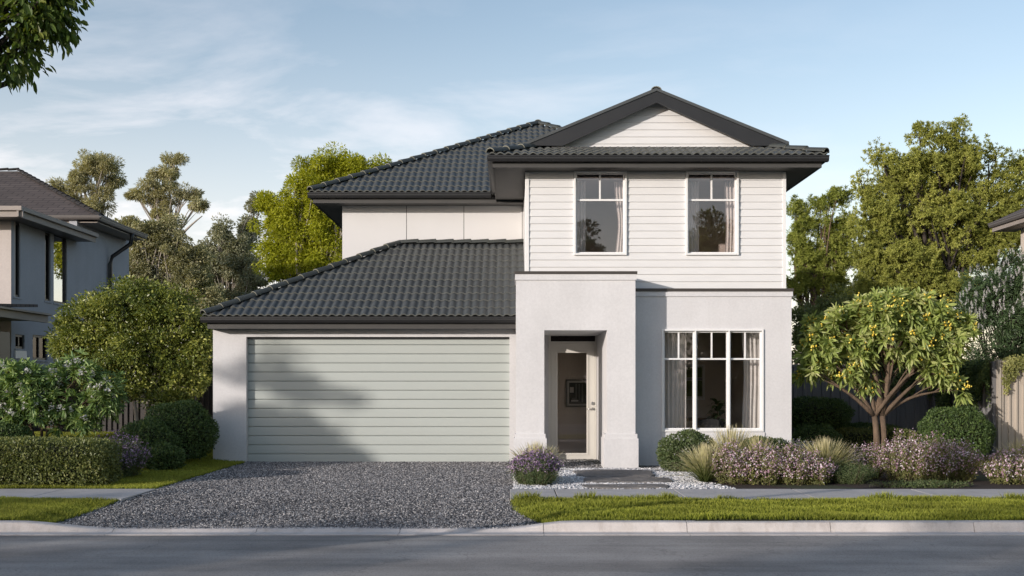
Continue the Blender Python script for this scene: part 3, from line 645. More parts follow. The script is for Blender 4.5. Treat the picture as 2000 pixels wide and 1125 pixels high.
# upper eaves
GY1, GZ1 = 18.5, PZ(303,18.5); GXL, GXR = PX(952,GY1), PX(1620,GY1); FY1 = 18.62; FZ = PZ(327,FY1)
GY2, GZ2 = 21.83, PZ(376,21.83); GX2 = PX(600.5,GY2); FY2 = 21.95; FX2 = PX(611,FY2); FZ2 = PZ(396.5,FY2)
mb = MB(); gutter_x(mb, GXL, GXR, GY1, GZ1); gutter_y(mb, GY1+.122, GY2+.1, GXL, GZ1); gutter_y(mb, GY1+.122, 32, GXR, GZ1, s=-1); gutter_x(mb, GX2, GXL-.002, GY2, GZ2); gutter_y(mb, GY2+.122, 32, GX2, GZ2)
mb.build('gutter', M['charcoal'], H)
fxl, fxr = PX(962,FY1), PX(1605,FY1)
mb = MB(); mb.box(fxl, fxr, FY1, FY1+.022, FZ, GZ1-.012); mb.box(fxl, fxl+.022, FY1+.024, FY2-.002, FZ, GZ1-.014); mb.box(fxr-.022, fxr, FY1+.024, 32, FZ, GZ1-.014)
mb.box(FX2, fxl+.02, FY2, FY2+.022, FZ2, GZ2-.012); mb.box(FX2, FX2+.022, FY2+.024, 32, FZ2, GZ2-.014); mb.build('fascia', M['soffit'], H)
mb = MB(); sz_ = FZ+.014
mb.box(fxl+.024, fxr-.024, FY1+.024, YU+.02, sz_, sz_+.02); mb.box(fxl+.024, WX0-.014, YU+.022, FY2+.022, sz_, sz_+.02); mb.box(WX1+.001, fxr-.024, YU+.022, 31.9, sz_, sz_+.02)
mb.box(FX2+.024, WX0-.006, FY2+.024, YB-.001, FZ2+.012, FZ2+.03); mb.box(FX2+.024, XUL, YB+.001, 31.9, FZ2+.012, FZ2+.03); mb.build('soffit', M['soffit'], H)
# main hipped roof
mx0, my0, mz0 = GX2+.03, GY2+.02, GZ2+.015; d2 = 4.80; pk = (mx0+d2, my0+d2, mz0+PT*d2); mx1 = GXR-.03; pe = (pk[0], pk[1]+3.0, pk[2])
mx1 = 2*pk[0]-mx0
ri = (mx1, my0, mz0)
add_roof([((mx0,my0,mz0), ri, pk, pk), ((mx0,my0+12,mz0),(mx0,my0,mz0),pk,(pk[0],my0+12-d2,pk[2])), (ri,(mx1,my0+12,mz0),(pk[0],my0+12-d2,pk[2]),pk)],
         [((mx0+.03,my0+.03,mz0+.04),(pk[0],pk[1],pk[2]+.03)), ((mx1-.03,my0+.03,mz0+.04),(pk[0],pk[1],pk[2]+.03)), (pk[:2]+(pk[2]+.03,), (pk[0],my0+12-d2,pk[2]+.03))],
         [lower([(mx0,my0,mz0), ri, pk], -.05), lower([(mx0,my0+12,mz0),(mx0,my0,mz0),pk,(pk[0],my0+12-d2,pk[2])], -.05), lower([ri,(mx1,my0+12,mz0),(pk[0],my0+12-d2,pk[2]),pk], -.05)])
# front gable over a skirt of tiles
YF = 19.32; gx0, gxc, gx1 = PX(1027,YF), PX(1282,YF), PX(1540,YF); gz0 = PZ(284.5,YF); gza = PZ(179,YF)
sx0, sx1, sy, sz0 = GXL+.03, GXR-.03, GY1+.02, GZ1+.012
kz = gz0-.02; q = YF+.10-sy
slope = (kz-sz0)/q
s_a, s_b = (sx0+q*.92, sy+q, kz), (sx1-q*.92, sy+q, kz)
BK = 25.0
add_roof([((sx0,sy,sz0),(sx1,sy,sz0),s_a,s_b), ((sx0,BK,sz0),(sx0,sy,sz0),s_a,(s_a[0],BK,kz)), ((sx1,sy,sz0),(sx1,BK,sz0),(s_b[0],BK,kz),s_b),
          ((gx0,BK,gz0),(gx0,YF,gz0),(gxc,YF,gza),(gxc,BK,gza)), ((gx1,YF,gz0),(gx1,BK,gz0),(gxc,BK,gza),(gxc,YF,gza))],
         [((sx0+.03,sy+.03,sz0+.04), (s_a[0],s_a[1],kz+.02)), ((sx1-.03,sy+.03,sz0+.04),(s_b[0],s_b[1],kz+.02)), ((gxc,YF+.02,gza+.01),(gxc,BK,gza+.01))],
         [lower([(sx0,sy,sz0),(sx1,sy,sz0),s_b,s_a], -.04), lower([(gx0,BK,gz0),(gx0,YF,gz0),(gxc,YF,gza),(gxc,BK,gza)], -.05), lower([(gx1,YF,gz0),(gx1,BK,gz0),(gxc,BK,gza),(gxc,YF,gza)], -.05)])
def barge():
    ix0, ix1, iz = PX(1099,YF), PX(1468,YF), PZ(201,YF); mb = MB(); y0, y1 = YF-.03, YF
    top = [(gx0,gz0),(gxc,gza),(gx1,gz0)]; bot = [(ix0,gz0-.01),(gxc,iz),(ix1,gz0-.01)]
    for i in (0, 1):
        q4 = [top[i], top[i+1], bot[i+1], bot[i]]
        mb.prism([(x, z) for x, z in q4], y0, y1, 'y')
    mb.build('barge_board', M['charcoal'], H)
    mb = MB()                                          # tile edge riding on the barge
    for i in (0, 1):
        a, b = top[i], top[i+1]; mb.prism([(a[0],a[1]+.004),(b[0],b[1]+.004),(b[0],b[1]+.062),(a[0],a[1]+.055)], YF-.05, YF+.3, 'y')
    mb.build('verge_tiles', M['tile'], H)
    yb = YF+.22; mb = MB(); w0, w1, wt = ix0-.25, ix1+.25, iz+.12
    def xf(z):
        t = min(1, max(0, (z-(gz0-.05))/(wt-(gz0-.05)))); return (w0+(gxc-w0)*t, w1+(gxc-w1)*t)
    boards(mb, yb, gz0-.05, wt-.005, .1292, xf, [])
    mb.face([(w0,yb+.01,gz0-.05),(w1,yb+.01,gz0-.05),(gxc,yb+.01,wt)]); mb.build('gable_boards', M['board'], H)
    mb = MB(); mb.box(ix0-.2, ix1+.2, YF+.002, yb-.03, gz0-.09, gz0-.02); mb.build('flashing', M['soffit'], H)
barge()

# entry portico
def portico():
    x0, x1 = PX(1008,YP), PX(1241,YP); a, b = PX(1063,YP), PX(1185.5,YP); zt, zo = PZ(541,YP), PZ(645,YP); dp = .40
    mb = MB(); mb.box(x0, a, YP, YP+dp, -.05, zo); mb.box(b, x1, YP, YW-.001, -.05, zo)
    mb.box(x0, x1, YP, YW-.001, zo, zt); mb.box(x0, x1, YW-.001, YU-.03, 2.95, zt)
    mb.box(x0, .34, YW, YG-.003, zo, 2.94); mb.box(b, x1, YW, YD-.001, -.05, 2.94); mb.box(.341, b-.001, YW, YD, zo, 2.94)
    mb.build('portico', M['render'], H)
    pz, pm = PZ(856,YP), PZ(847.5,YP)
    for (l, r_) in ((PX(1004,YP), PX(1067.5,YP)), (PX(1179.3,YP), PX(1246.5,YP))):
        mb = MB(); mb.box(l, r_, YP-.045, YP+dp+.03 if l < .3 else YW-.002, -.05, pz); mb.box(l+.018, r_-.018, YP-.025, YP+dp+.015 if l < .3 else YW-.002, pz, pm); mb.build('plinth', M['render'], H)
    mb = MB(); mb.box(x0-.018, x1+.018, YP-.02, YU-.03, PZ(547,YP), PZ(535.5,YP)); mb.build('parapet_band', M['render'], H)
    mb = MB(); mb.box(x0-.028, x1+.03, YP-.035, YU-.028, PZ(535.3,YP), PZ(530,YP)); mb.build('capping', M['capping'], H)
    # right room front
    wx0, wx1 = x1-.03, PX(1546,YW); LW = [(PX(1292.5,YW), PX(1491,YW), PZ(843,YW), PZ(643,YW))]
    mb = MB(); wall_holes(mb, wx0, wx1, -.05, PZ(566,YW), YW, .22, LW); mb.build('front_wall', M['render'], H); mb = MB(); mb.box(wx1-.2, wx1, YW+.222, 26, -.1, 2.9); mb.build('side_wall', M['render'], H)
    mb = MB(); mb.box(x1+.001, wx1+.02, YW-.02, YU-.02, PZ(579,YW), PZ(569.5,YW)); mb.build('parapet_band', M['render'], H)
    mb = MB(); mb.box(x1+.032, wx1+.03, YW-.035, YU-.022, PZ(569.3,YW), PZ(563.5,YW)); mb.build('capping', M['capping'], H)
    mb = MB(); mb.box(LW[0][0]-.01, LW[0][1]+.02, YW-.022, YW-.001, PZ(858,YW), PZ(844.5,YW)); mb.build('sill_panel', M['render'], H)
    return LW[0]
LWN = portico()
# door wall and door
def front_door():
    a, b = PX(1071,YD), PX(1165,YD); zt, zb = PZ(648.5,YD), -.045
    mb = MB(); wall_holes(mb, .2, 1.64, -.1, 2.6, YD+.001, .15, [(a, b, -.1, zt)]); mb.build('entry_wall', M['render'], H)
    mb = MB(); t = .045; zr = PZ(670,YD)
    mb.box(a, a+t, YD-.02, YD+.1, zb, zt); mb.box(b-t*.5, b, YD-.02, YD+.1, zb, zt); mb.box(a+t, b-t*.5, YD-.02, YD+.1, zt-.05, zt); mb.box(a+t, b-t*.5, YD-.02, YD+.1, zr, zr+.03); mb.box(a, b, YD-.06, YD+.12, zb-.05, zb)
    fr = mb.build('door_frame', M['door'], H)
    mb = MB(); mb.box(a+t, b-t*.5, YD+.05, YD+.056, zr+.03, zt-.05); mb.build('transom_pane', M['glass_dark'], fr)
    l, r_, z0, z1 = a+t+.004, b-t*.5-.004, zb+.005, zr-.004; gl, gr, g0, g1 = PX(1089,YD), PX(1146,YD), PZ(885,YD), PZ(689,YD)
    mb = MB(); wall_holes(mb, l, r_, z0, z1, YD+.03, .045, [(gl-.035, gr+.035, g0-.035, g1+.035)])
    dr = mb.build('front_door', M['door'], H)
    mb = MB(); wall_holes(mb, gl-.036, gr+.036, g0-.036, g1+.036, YD+.018, .06, [(gl, gr, g0, g1)]); mb.build('glazing_bead', M['door'], dr, bevel=.006)
    mb = MB(); mb.box(gl-.01, gr+.01, YD+.05, YD+.056, g0-.01, g1+.01); mb.build('door_pane', M['glass_low'], dr)
    hx, hz_ = PX(1158,YD), PZ(798.5,YD); mb = MB()
    mb.tube([(hx,YD+.031,hz_),(hx,YD+.018,hz_)], .026, 14); mb.tube([(hx,YD+.02,hz_),(hx,YD-.03,hz_),(hx-.03,YD-.038,hz_),(hx-.115,YD-.034,hz_-.004)], [.011,.011,.010,.008], 8); mb.build('handle', M['steel'], dr)
    mb = MB(); lz = PZ(789,YD)+.01; mb.tube([(hx,YD+.031,lz),(hx,YD+.012,lz)], .03, 16); mb.tube([(hx,YD+.012,lz),(hx,YD+.004,lz)], .012, 10); mb.build('lock', M['steel'], dr)
front_door()
# windows: frame, transom, muntin, one pane behind each
def sash(mb, x0, x1, z0, z1, y, zt, t=.042, mt=.022, d=.06):
    mb.box(x0, x0+t, y, y+d, z0, z1); mb.box(x1-t, x1, y, y+d, z0, z1); mb.box(x0+t, x1-t, y, y+d, z0, z0+t); mb.box(x0+t, x1-t, y, y+d, z1-t, z1)
    mb.box(x0+t, x1-t, y+.006, y+d-.006, zt-mt*.6, zt+mt*.6); xm = (x0+x1)/2; mb.box(xm-mt*.5, xm+mt*.5, y+.008, y+d-.008, zt+mt*.6, z1-t)
for i, (a, b, c, d) in enumerate(UW):
    mb = MB(); y = YU-.035
    mb.box(a-.012, a+.022, y, YU+.16, c-.012, d+.012); mb.box(b-.022, b+.012, y, YU+.16, c-.012, d+.012); mb.box(a+.022, b-.022, y, YU+.16, c-.012, c+.02); mb.box(a+.022, b-.022, y, YU+.16, d-.022, d+.012)
    sash(mb, a+.022, b-.022, c+.02, d-.022, YU+.03, PZ(390,YU), .026, .03)
    w = mb.build('window', M['trim'], H, bevel=.003); tag(w, ('left upper window with a tied curtain', 'right upper window with straight curtains')[i])
    mb = MB(); mb.box(a+.03, b-.03, YU+.058, YU+.062, c+.03, d-.03); mb.build('pane', M['glass_up'], w)
a, b, c, d = LWN
mb = MB(); y = YW-.03
mb.box(a, a+.03, y, YW+.16, c, d); mb.box(b-.03, b, y, YW+.16, c, d); mb.box(a+.03, b-.03, y, YW+.16, c, c+.035); mb.box(a+.03, b-.03, y, YW+.16, d-.03, d)
ms = [a+.03, PX(1358.5,YW)-.004, PX(1424.5,YW)-.006, b-.03]
for m_ in ms[1:3]: mb.box(m_-.011, m_+.011, y-.004, YW+.16, c+.035, d-.03)
for i in range(3): sash(mb, ms[i]+(.011 if i else 0), ms[i+1]-(.011 if i < 2 else 0), c+.035, d-.03, YW+.03, PZ(701,YW), .026, .026)
w = mb.build('window', M['trim'], H, bevel=.003); tag(w, 'wide lower window of three white sashes')
mb = MB(); mb.box(a+.035, b-.035, YW+.058, YW+.062, c+.04, d-.035); mb.build('pane', M['glass_low'], w)
# rooms behind the glass
def room(x0, x1, y0, y1, z0, z1, wm, name='room_lining'):
    mb = MB(); t = .05
    mb.box(x0-t, x0, y0, y1, z0, z1); mb.box(x1, x1+t, y0, y1, z0, z1); mb.box(x0-t, x1+t, y1+.001, y1+t, z0, z1); mb.box(x0-t, x1+t, y0, y1+t, z1+.001, z1+t); mb.build(name, wm, H)
    mb = MB(); mb.box(x0-t, x1+t, y0, y1+t, z0-t, z0-.001); mb.build('room_floor', M['inner_floor'], H)
room(2.2, 4.62, YW+.225, 22.6, .03, 2.62, M['inner'])
room(.44, 4.62, YU+.23, 21.8, 3.0, 5.12, M['inner'])
room(.3, 1.62, YD+.16, 21.5, -.03, 2.5, M['inner'])
def curtain(label, x0, x1, y, z0, z1, m, folds, amp=.03, tie=0.0, seed=0, side=1):
    nu, nv = folds*10, 14; V = []; T = []; r = random.Random(seed); phs = [r.uniform(-.5,.5) for _ in range(nu+1)]
    for j in range(nv+1):
        v = j/nv; z = z1+(z0-z1)*v
        k = 1-tie*math.exp(-((v-.38)/.22)**2)-tie*.45*(v > .38)*(1-math.exp(-((v-.38)/.2)**2))*.4
        for i in range(nu+1):
            u = i/nu; xx = (x1-(x1-x0)*(1-u)*k) if side > 0 else (x0+(x1-x0)*u*k)
            V.append((xx, y+amp*math.sin(u*folds*2*PI+.4*phs[i])*(1+.3*math.sin(3*v+i*.1)), z))
    for j in range(nv):
        for i in range(nu): T.append((j*(nu+1)+i, j*(nu+1)+i+1, (j+1)*(nu+1)+i+1, (j+1)*(nu+1)+i))
    o = np_mesh('curtain', V, T, m, smooth=True); tag(o, label, 'curtain', 'white curtains inside the windows')
curtain('pale white curtain at the left edge of the left upper window', PX(1123,19.3), PX(1144,19.3), 19.36, 3.05, 5.1, M['curtain'], 3, .02, 0, 1)
curtain('white curtain gathered by a tie in the left upper window', PX(1199,19.3), PX(1225,19.3), 19.36, 3.05, 5.1, M['curtain'], 4, .02, .34, 2)
curtain('pale white curtain at the left edge of the right upper window', PX(1341,19.3), PX(1366,19.3), 19.36, 3.05, 5.1, M['curtain'], 4, .02, 0, 3)
curtain('straight white curtain at the right edge of the right upper window', PX(1416,19.3), PX(1443,19.3), 19.36, 3.05, 5.1, M['curtain'], 4, .022, .12, 4)
curtain('grey shaded curtain at the left of the wide lower window', PX(1290,19), PX(1341,19), 19.02, .06, 2.5, M['curtain'], 6, .03, 0, 5)
curtain('sunlit cream curtain at the right of the wide lower window', PX(1449,19), PX(1495,19), 19.02, .06, 2.5, M['curtain'], 5, .03, .1, 6)
# things in the lower room
def tuft(mb, base, n, ln, w, r, droop=.6):
    for i in range(n):
        t = 2*PI*i/n+r.uniform(-.3,.3); el = r.uniform(.25,1.25); d = Vector((math.cos(t)*math.cos(el), math.sin(t)*math.cos(el), math.sin(el))); l_ = ln*r.uniform(.7,1.1)
        s = d.cross(Vector((0,0,1))).normalized(); pts = []
        for k in range(6):
            q = k/5; p = Vector(base)+d*(l_*q)-Vector((0,0,droop*l_*q*q)); ww = w*math.sin(PI*min(1,.12+q*.88))*.5; pts.append((p-s*ww, p+s*ww))
        for a_, b_ in zip(pts[:-1], pts[1:]): mb.face([a_[0], a_[1], b_[1], b_[0]], 0, True)
bx, by = PX(1402,19.7), 19.75
t_ = thing('indoor_plant', 'leafy green pot plant behind the wide lower window', 'pot plant', (bx,by,.03))
mb = MB(); r = random.Random(3)
for k in range(7): tuft(mb, (bx+r.uniform(-.05,.05), by, .62+k*.075), 6, .34, .1, r)
lf = mb.build('foliage', M['lf_dark'], t_)
mb = MB(); mb.tube([(bx,by,.42),(bx+.01,by,1.1)], .012); mb.build('stem', M['bark'], t_)
mb = MB(); mb.tube([(bx,by,.03),(bx,by,.06),(bx,by,.4),(bx,by,.44)], [.12,.14,.19,.18], 16); mb.build('pot', M['inner_dark'], t_)
ax, ay = PX(1388,19.3), 19.32
t_ = thing('armchair', 'black rounded armchair just inside the wide lower window', 'armchair', (ax,ay,.03))
mb = MB()
for i in range(16):                                    # curved tub back
    t0, t1 = PI+PI*i/16, PI+PI*(i+1)/16
    for (ra, rb) in ((.36,.30),):
        def q_(t, r_, z): return (ax+r_*math.cos(t), ay-r_*math.sin(t)*.9-.25, z)
        h0, h1 = .60+.17*math.sin(t0-PI), .60+.17*math.sin(t1-PI)
        A_ = [q_(t0,ra,.15), q_(t1,ra,.15), q_(t1,ra,.03+h1), q_(t0,ra,.03+h0)]; B_ = [q_(t0,rb,.15), q_(t1,rb,.15), q_(t1,rb,.03+h1), q_(t0,rb,.03+h0)]
        mb.face(A_, 0, True); mb.face(B_[::-1], 0, True); mb.face([A_[3],A_[2],B_[2],B_[3]]); mb.face([A_[0],B_[0],B_[1],A_[1]])
mb.build('backrest', M['upholstery'], t_)
mb = MB(); mb.ball((ax,ay-.12,.42), (.3,.26,.12), 0, 16, 8); mb.build('seat', M['upholstery'], t_)
for sx in (-1,1):
    for sy_ in (-1,1): mb = MB(); mb.tube([(ax+sx*.22,ay-.12+sy_*.18,.03),(ax+sx*.18,ay-.12+sy_*.14,.34)], [.012,.018], 8); mb.build('leg', M['bark_dark'], t_)
tx, ty = PX(1358,21), 21.0
t_ = thing('side_table', 'low brown timber console table at the back of the lower room', 'table', (tx,ty,.03))
mb = MB(); mb.box(tx-.45, tx+.35, ty-.2, ty+.2, .70, .76); mb.build('table_top', M['bark'], t_, bevel=.006)
for sx in (-.40,.30):
    for sy_ in (-.16,.16): mb = MB(); mb.box(tx+sx-.02, tx+sx+.02, ty+sy_-.02, ty+sy_+.02, .03, .70); mb.build('leg', M['bark'], t_)
def picture(name, label, x0, x1, z0, z1, y, shapes, fm, mm):
    t_ = thing(name, label, 'picture', ((x0+x1)/2, y, z0))
    mb = MB(); f = .03; mb.box(x0, x0+f, y-.03, y-.002, z0, z1); mb.box(x1-f, x1, y-.03, y-.002, z0, z1); mb.box(x0+f, x1-f, y-.03, y-.002, z0, z0+f); mb.box(x0+f, x1-f, y-.03, y-.002, z1-f, z1); mb.build('frame', fm, t_)
    mb = MB(); mb.box(x0+f, x1-f, y-.014, y-.003, z0+f, z1-f, 0)
    for k, (u0, v0, u1, v1, mi) in enumerate(shapes):
        mb.box(x0+(x1-x0)*u0, x0+(x1-x0)*u1, y-.016-.0006*k, y-.013, z0+(z1-z0)*v0, z0+(z1-z0)*v1, mi)
    mb.build('print', mm, t_)
M['print_dark'] = plain('dark_print', (.03,.03,.03), .6); M['print_mid'] = plain('grey_print', (.16,.155,.15), .6); M['print_pale'] = plain('pale_print', (.55,.53,.5), .6); M['view_green'] = plain('garden_view_green', (.10,.13,.035), .7, .5, 6)
Yc = 21.48
sh = [(.14,.12,.86,.88,1)]+[(.17,.52,.33,.72,3)]+[(.40+i*.13,.16+.05*(2-i)*.6,.46+i*.13,.84,2) for i in range(3)]+[(.18,.14,.62-.0,.2,2),(.22,.2,.52,.26,3),(.26,.26,.44,.33,2)]
picture('framed_view', 'grey framed picture of a colonnade seen through the door glass', PX(1105,Yc), PX(1152,Yc), PZ(795,Yc), PZ(741,Yc), Yc, sh, M['print_mid'], [M['print_pale'], M['print_dark'], M['print_mid'], M['print_pale']])
Yc = 22.58
picture('framed_view', 'back window of the lower room, its green garden view printed on flat panels', PX(1325,Yc), PX(1376,Yc), PZ(781,Yc), PZ(712,Yc), Yc, [(.1,.1,.9,.55,1),(.1,.56,.9,.62,2),(.1,.63,.9,.92,3)], M['trim'], [M['print_pale'], M['view_green'], M['print_mid'], M['view_green']])  # stands in for a back window, the daylit garden painted on flat panels
# ------------------------------------------------------------------ neighbouring houses
NL = thing('neighbour_house', 'grey rendered two storey house with brown shingle roof at the left edge', 'house', (-12, 26, 0))
def uvroof(name, quad, parent, m):
    me = bpy.data.meshes.new(name); q = [Vector(p) for p in quad]; ud = (q[1]-q[0]).normalized(); nd = ud.cross(q[2]-q[0]).normalized(); vd = nd.cross(ud)
    q2 = [p-nd*.06 for p in q]; k = len(q)
    me.from_pydata([tuple(p) for p in q+q2], [], [tuple(range(k)), tuple(range(2*k-1, k-1, -1))]+[(i, i+k, (i+1)%k+k, (i+1)%k) for i in range(k)])
    uv = me.uv_layers.new(name='UVMap')
    for lp in me.loops: p = me.vertices[lp.vertex_index].co-q[0]; uv.data[lp.index].uv = (p.dot(ud), p.dot(vd))
    return link_mesh(name, me, m, parent, None, np.array([list(p) for p in q]))
def left_house():
    xw = -10.9; y0, y1 = 23.25, 26.75; z0 = .2; zt = 5.06; y2 = 30.4
    def wy(px): return F*-xw/(1000-px)
    mb = MB(); wins = []
    for (pa, pb, ta, tb) in ((27,39.5,434,580), (88,99,455,588), (105,131,460,593), (143,154,472,600)):
        a, b = wy(pa), wy(pb); wins.append((a, b, PZ(tb,(a+b)/2), PZ(ta,(a+b)/2)))
    for (pa, pb, ta, tb) in ((29.5,48,653.5,681), (64,93,655,703)):
        a, b = wy(pa), wy(pb); wins.append((a, b, PZ(tb,(a+b)/2), PZ(ta,(a+b)/2)))
    # side wall faces +X: build it as a front wall and turn the axes
    t = MB(); wall_holes(t, y0, 26.76, z0-.5, zt, 0, .2, [w for w in wins if w[1] < 26.7]); wins = [w for w in wins if w[1] < 26.7]; t.box(26.761, y2, .0, .2, z0-.5, zt+.6)
    for f in t.f: mb.face([(xw-t.v[i][1], t.v[i][0], t.v[i][2]) for i in f])
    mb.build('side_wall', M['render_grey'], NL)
    mb = MB(); mb.box(-20, xw-.003, y0-.003, y0+.2, z0-.5, zt); mb.build('front_wall', M['render_lit'], NL); mb = MB(); mb.box(-20, xw-.21, y2-.2, y2, z0-.5, zt+.6); mb.build('back_wall', M['render_grey'], NL)
    for i, (a, b, c, d) in enumerate(wins):
        m_ = MB(); f = .05; x0, x1 = xw-.09, xw-.03
        m_.box(x0, x1, a, a+f, c, d); m_.box(x0, x1, b-f, b, c, d); m_.box(x0, x1, a+f, b-f, c, c+f); m_.box(x0, x1, a+f, b-f, d-f, d)
        if i > 2: m_.box(x0, x1, (a+b)/2-.02, (a+b)/2+.02, c+f, d-f)
        w_ = m_.build('window', M['black'], NL)
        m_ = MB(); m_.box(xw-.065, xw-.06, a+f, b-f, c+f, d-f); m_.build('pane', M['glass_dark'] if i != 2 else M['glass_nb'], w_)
        m_ = MB(); m_.box(xw-.19, xw+.02, a-.03, b+.03, c-.04, c-.002); m_.build('sill', M['render_grey'], w_)
    a, b, c, d = wins[-2]; m_ = MB(); m_.box(xw+.001, xw+.025, a-.03, b+.05, c-.22, c-.045); m_.build('vent_panel', M['trim'], NL)
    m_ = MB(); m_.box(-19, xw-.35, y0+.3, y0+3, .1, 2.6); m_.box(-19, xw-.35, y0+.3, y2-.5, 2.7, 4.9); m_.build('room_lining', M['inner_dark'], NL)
    # eave of the front block: stepped fascia and a low roof
    xe = -10.35; m_ = MB()
    zt2 = 5.19
    m_.prism([(xe,zt2),(xe,zt2-.09),(xe-.07,zt2-.10),(xe-.07,zt2-.22),(xe-.11,zt2-.22),(xe-.11,zt2)], y0-.7, 26.75, 'y'); m_.prism([(y0-.72,zt2),(y0-.72,zt2-.09),(y0-.65,zt2-.10),(y0-.65,zt2-.22),(y0-.61,zt2-.22),(y0-.61,zt2)], -20, xe-.002, 'x')
    m_.build('gutter', M['eave_tan'], NL)
    m_ = MB(); m_.box(-20, xe-.112, y0-.6, 26.74, zt2-.20, zt2-.16); m_.build('soffit', M['eave_dark'], NL)
    uvroof('roof_slope', [(-20,y0-.58,zt2-.05),(xe-.13,y0-.58,zt2-.05),(xe-2.5,y0+.9,zt2-.03),(-20,y0+.9,zt2-.03)], NL, M['shingle'])
    uvroof('roof_slope', [(xe-.13,y0-.58,zt2-.05),(xe-.13,26.74,zt2-.05),(xe-2.5,26.74,zt2-.03),(xe-2.5,y0+.9,zt2-.03)], NL, M['shingle'])
    # main hipped shingle roof behind
    cx_, cy_, cz_ = -10.34, 26.78, 5.62; d_ = 3.81; p_ = .5; tp = (cx_-d_, cy_+d_, cz_+p_*d_)
    fr = uvroof('roof_slope', [(-22,cy_,cz_),(cx_,cy_,cz_),tp,(-22,tp[1],tp[2])], NL, M['shingle'])
    uvroof('roof_slope', [(cx_,cy_,cz_),(cx_-.15,cy_+3.35,cz_),(cx_-.15,cy_+3.4,cz_+.05),tp], NL, M['shingle'])
    uvroof('roof_slope', [(cx_-.15,cy_+3.35,cz_+.02),(-22,cy_+2*d_,cz_+.02),(-22,tp[1],tp[2]),tp], NL, M['shingle'])
    cm = MB(); caps((cx_+.02,cy_+.02,cz_+.03), (tp[0],tp[1],tp[2]+.03), (0,0,1), NL, cm, .07, .3); caps(tp[:2]+(tp[2]+.03,), (-22,tp[1],tp[2]+.03), (0,0,1), NL, cm, .07, .3); cm.build('ridge_tiles', [M['shingle'], M['shingle']], fr)
    m_ = MB(); gutter_y(m_, cy_-.02, cy_+3.4, cx_+.05, cz_+.02, .11, .12, s=-1); m_.box(cx_-.62, cx_-.07, cy_+.03, cy_+3.4, cz_-.14, cz_-.11); m_.build('gutter', M['eave_tan'], NL)
    m_ = MB(); gutter_x(m_, -12.2, cx_+.045, cy_-.145, cz_+.02); m_.build('gutter', M['eave_dark'], NL)
    m_ = MB(); m_.box(-22, cx_-.60, cy_+.04, cy_+.07, cz_-.55, cz_-.02); m_.build('fascia', M['eave_tan'], NL)
    # downpipe
    yp = 29.2; m_ = MB(); m_.tube([(cx_+.0,yp-.1,cz_-.08),(cx_-.02,yp-.1,cz_-.22),(cx_-.06,yp-.1,cz_-.38),(xw+.10,yp-.35,cz_-.75),(xw+.07,yp-.4,cz_-.95),(xw+.07,yp-.4,0)], .055, 10); m_.build('downpipe', M['charcoal'], NL)
    # porch roof low at the left
    m_ = MB(); m_.prism([(-10.25,2.78),(-10.25,2.93),(-10.17,2.94),(-10.17,2.98),(-10.33,3.0),(-10.33,2.78)], 20.6, 23.6, 'y'); m_.prism([(-22,2.80),(-22,2.95),(-10.34,2.95),(-10.34,2.80)], 20.6, 23.24, 'y'); m_.build('porch_roof', M['eave_tan'], NL)
    uvroof('porch_roof', [(-22,20.6,2.99),(-10.3,20.6,2.99),(-10.3,23.2,3.16),(-22,23.2,3.16)], NL, M['shingle'])
    m_ = MB(); m_.box(-10.98, -10.905, 22.2, 23.2, .2, 2.55); m_.box(-16, -10.985, 23.18, 23.235, .3, 2.5); m_.build('porch_screen', M['black'], NL)
M['glass_nb'] = glassmat('mirror_like_glass', .55, (.4,.4,.42))
left_house()
NR = thing('neighbour_house', 'cream clad house corner with brown roof at the right edge', 'house', (13, 22, 0))
def right_house():
    xe = 11.5; y1 = 25.8; y0 = 16.0; ze = 5.30; xw = xe+.55
    mb = MB(); t = MB(); hs = [(24.3,25.0,3.4,4.72),(22.95,23.15,3.2,4.8),(19,20.5,3.2,4.7)]
    wall_holes(t, y0+.6, y1-.5, 0, ze-.1, 0, .2, hs)
    for f in t.f: mb.face([(xw+t.v[i][1], t.v[i][0], t.v[i][2]) for i in reversed(f)])
    mb.box(xw+.2, 20, y1-.7, y1-.5, 0, ze-.1); mb.box(xw+.2, 20, y0+.6, y0+.8, 0, ze-.1); mb.build('wall', M['right_wall'], NR)
    for (a, b, c, d) in hs:
        m_ = MB(); m_.box(xw+.06, xw+.12, a, a+.05, c, d); m_.box(xw+.06, xw+.12, b-.05, b, c, d); m_.box(xw+.06, xw+.12, a+.05, b-.05, c, c+.05); m_.box(xw+.06, xw+.12, a+.05, b-.05, d-.05, d); w_ = m_.build('window', M['black'], NR)
        m_ = MB(); m_.box(xw+.08, xw+.09, a+.05, b-.05, c+.05, d-.05); m_.build('pane', M['glass_dark'], w_)
    m_ = MB()
    for y in np.arange(y0+.8, y1-.6, .32):
        if not any(h[0]-.06 < y < h[1]+.06 for h in hs): m_.box(xw-.02, xw-.001, y, y+.03, 0, ze-.14)
    m_.box(xw-.03, xw-.001, 23.3, 23.5, 0, ze-.16); m_.build('cover_battens', M['right_wall'], NR)
    m_ = MB(); gutter_y(m_, y0, y1, xe, ze); m_.build('gutter', M['eave_dark'], NR)
    m_ = MB(); m_.box(xe+.09, xw+.1, y0+.02, y1-.02, ze-.2, ze-.17); m_.box(xe+.09, xe+.11, y0+.02, y1-.02, ze-.168, ze-.11); m_.box(xe+.12, 20, y1-.03, y1, ze-.16, ze); m_.build('soffit', M['eave_tan'], NR)
    p = .5; d = 3.2
    r_ = uvroof('roof_slope', [(xe+.03,y1,ze+.01),(xe+.03,y0,ze+.01),(xe+d,y0+d,ze+p*d),(xe+d,y1-d,ze+p*d)], NR, M['shingle'])
    uvroof('roof_slope', [(20,y1,ze+.01),(xe+.03,y1,ze+.01),(xe+d,y1-d,ze+p*d),(20,y1-d,ze+p*d)], NR, M['shingle'])
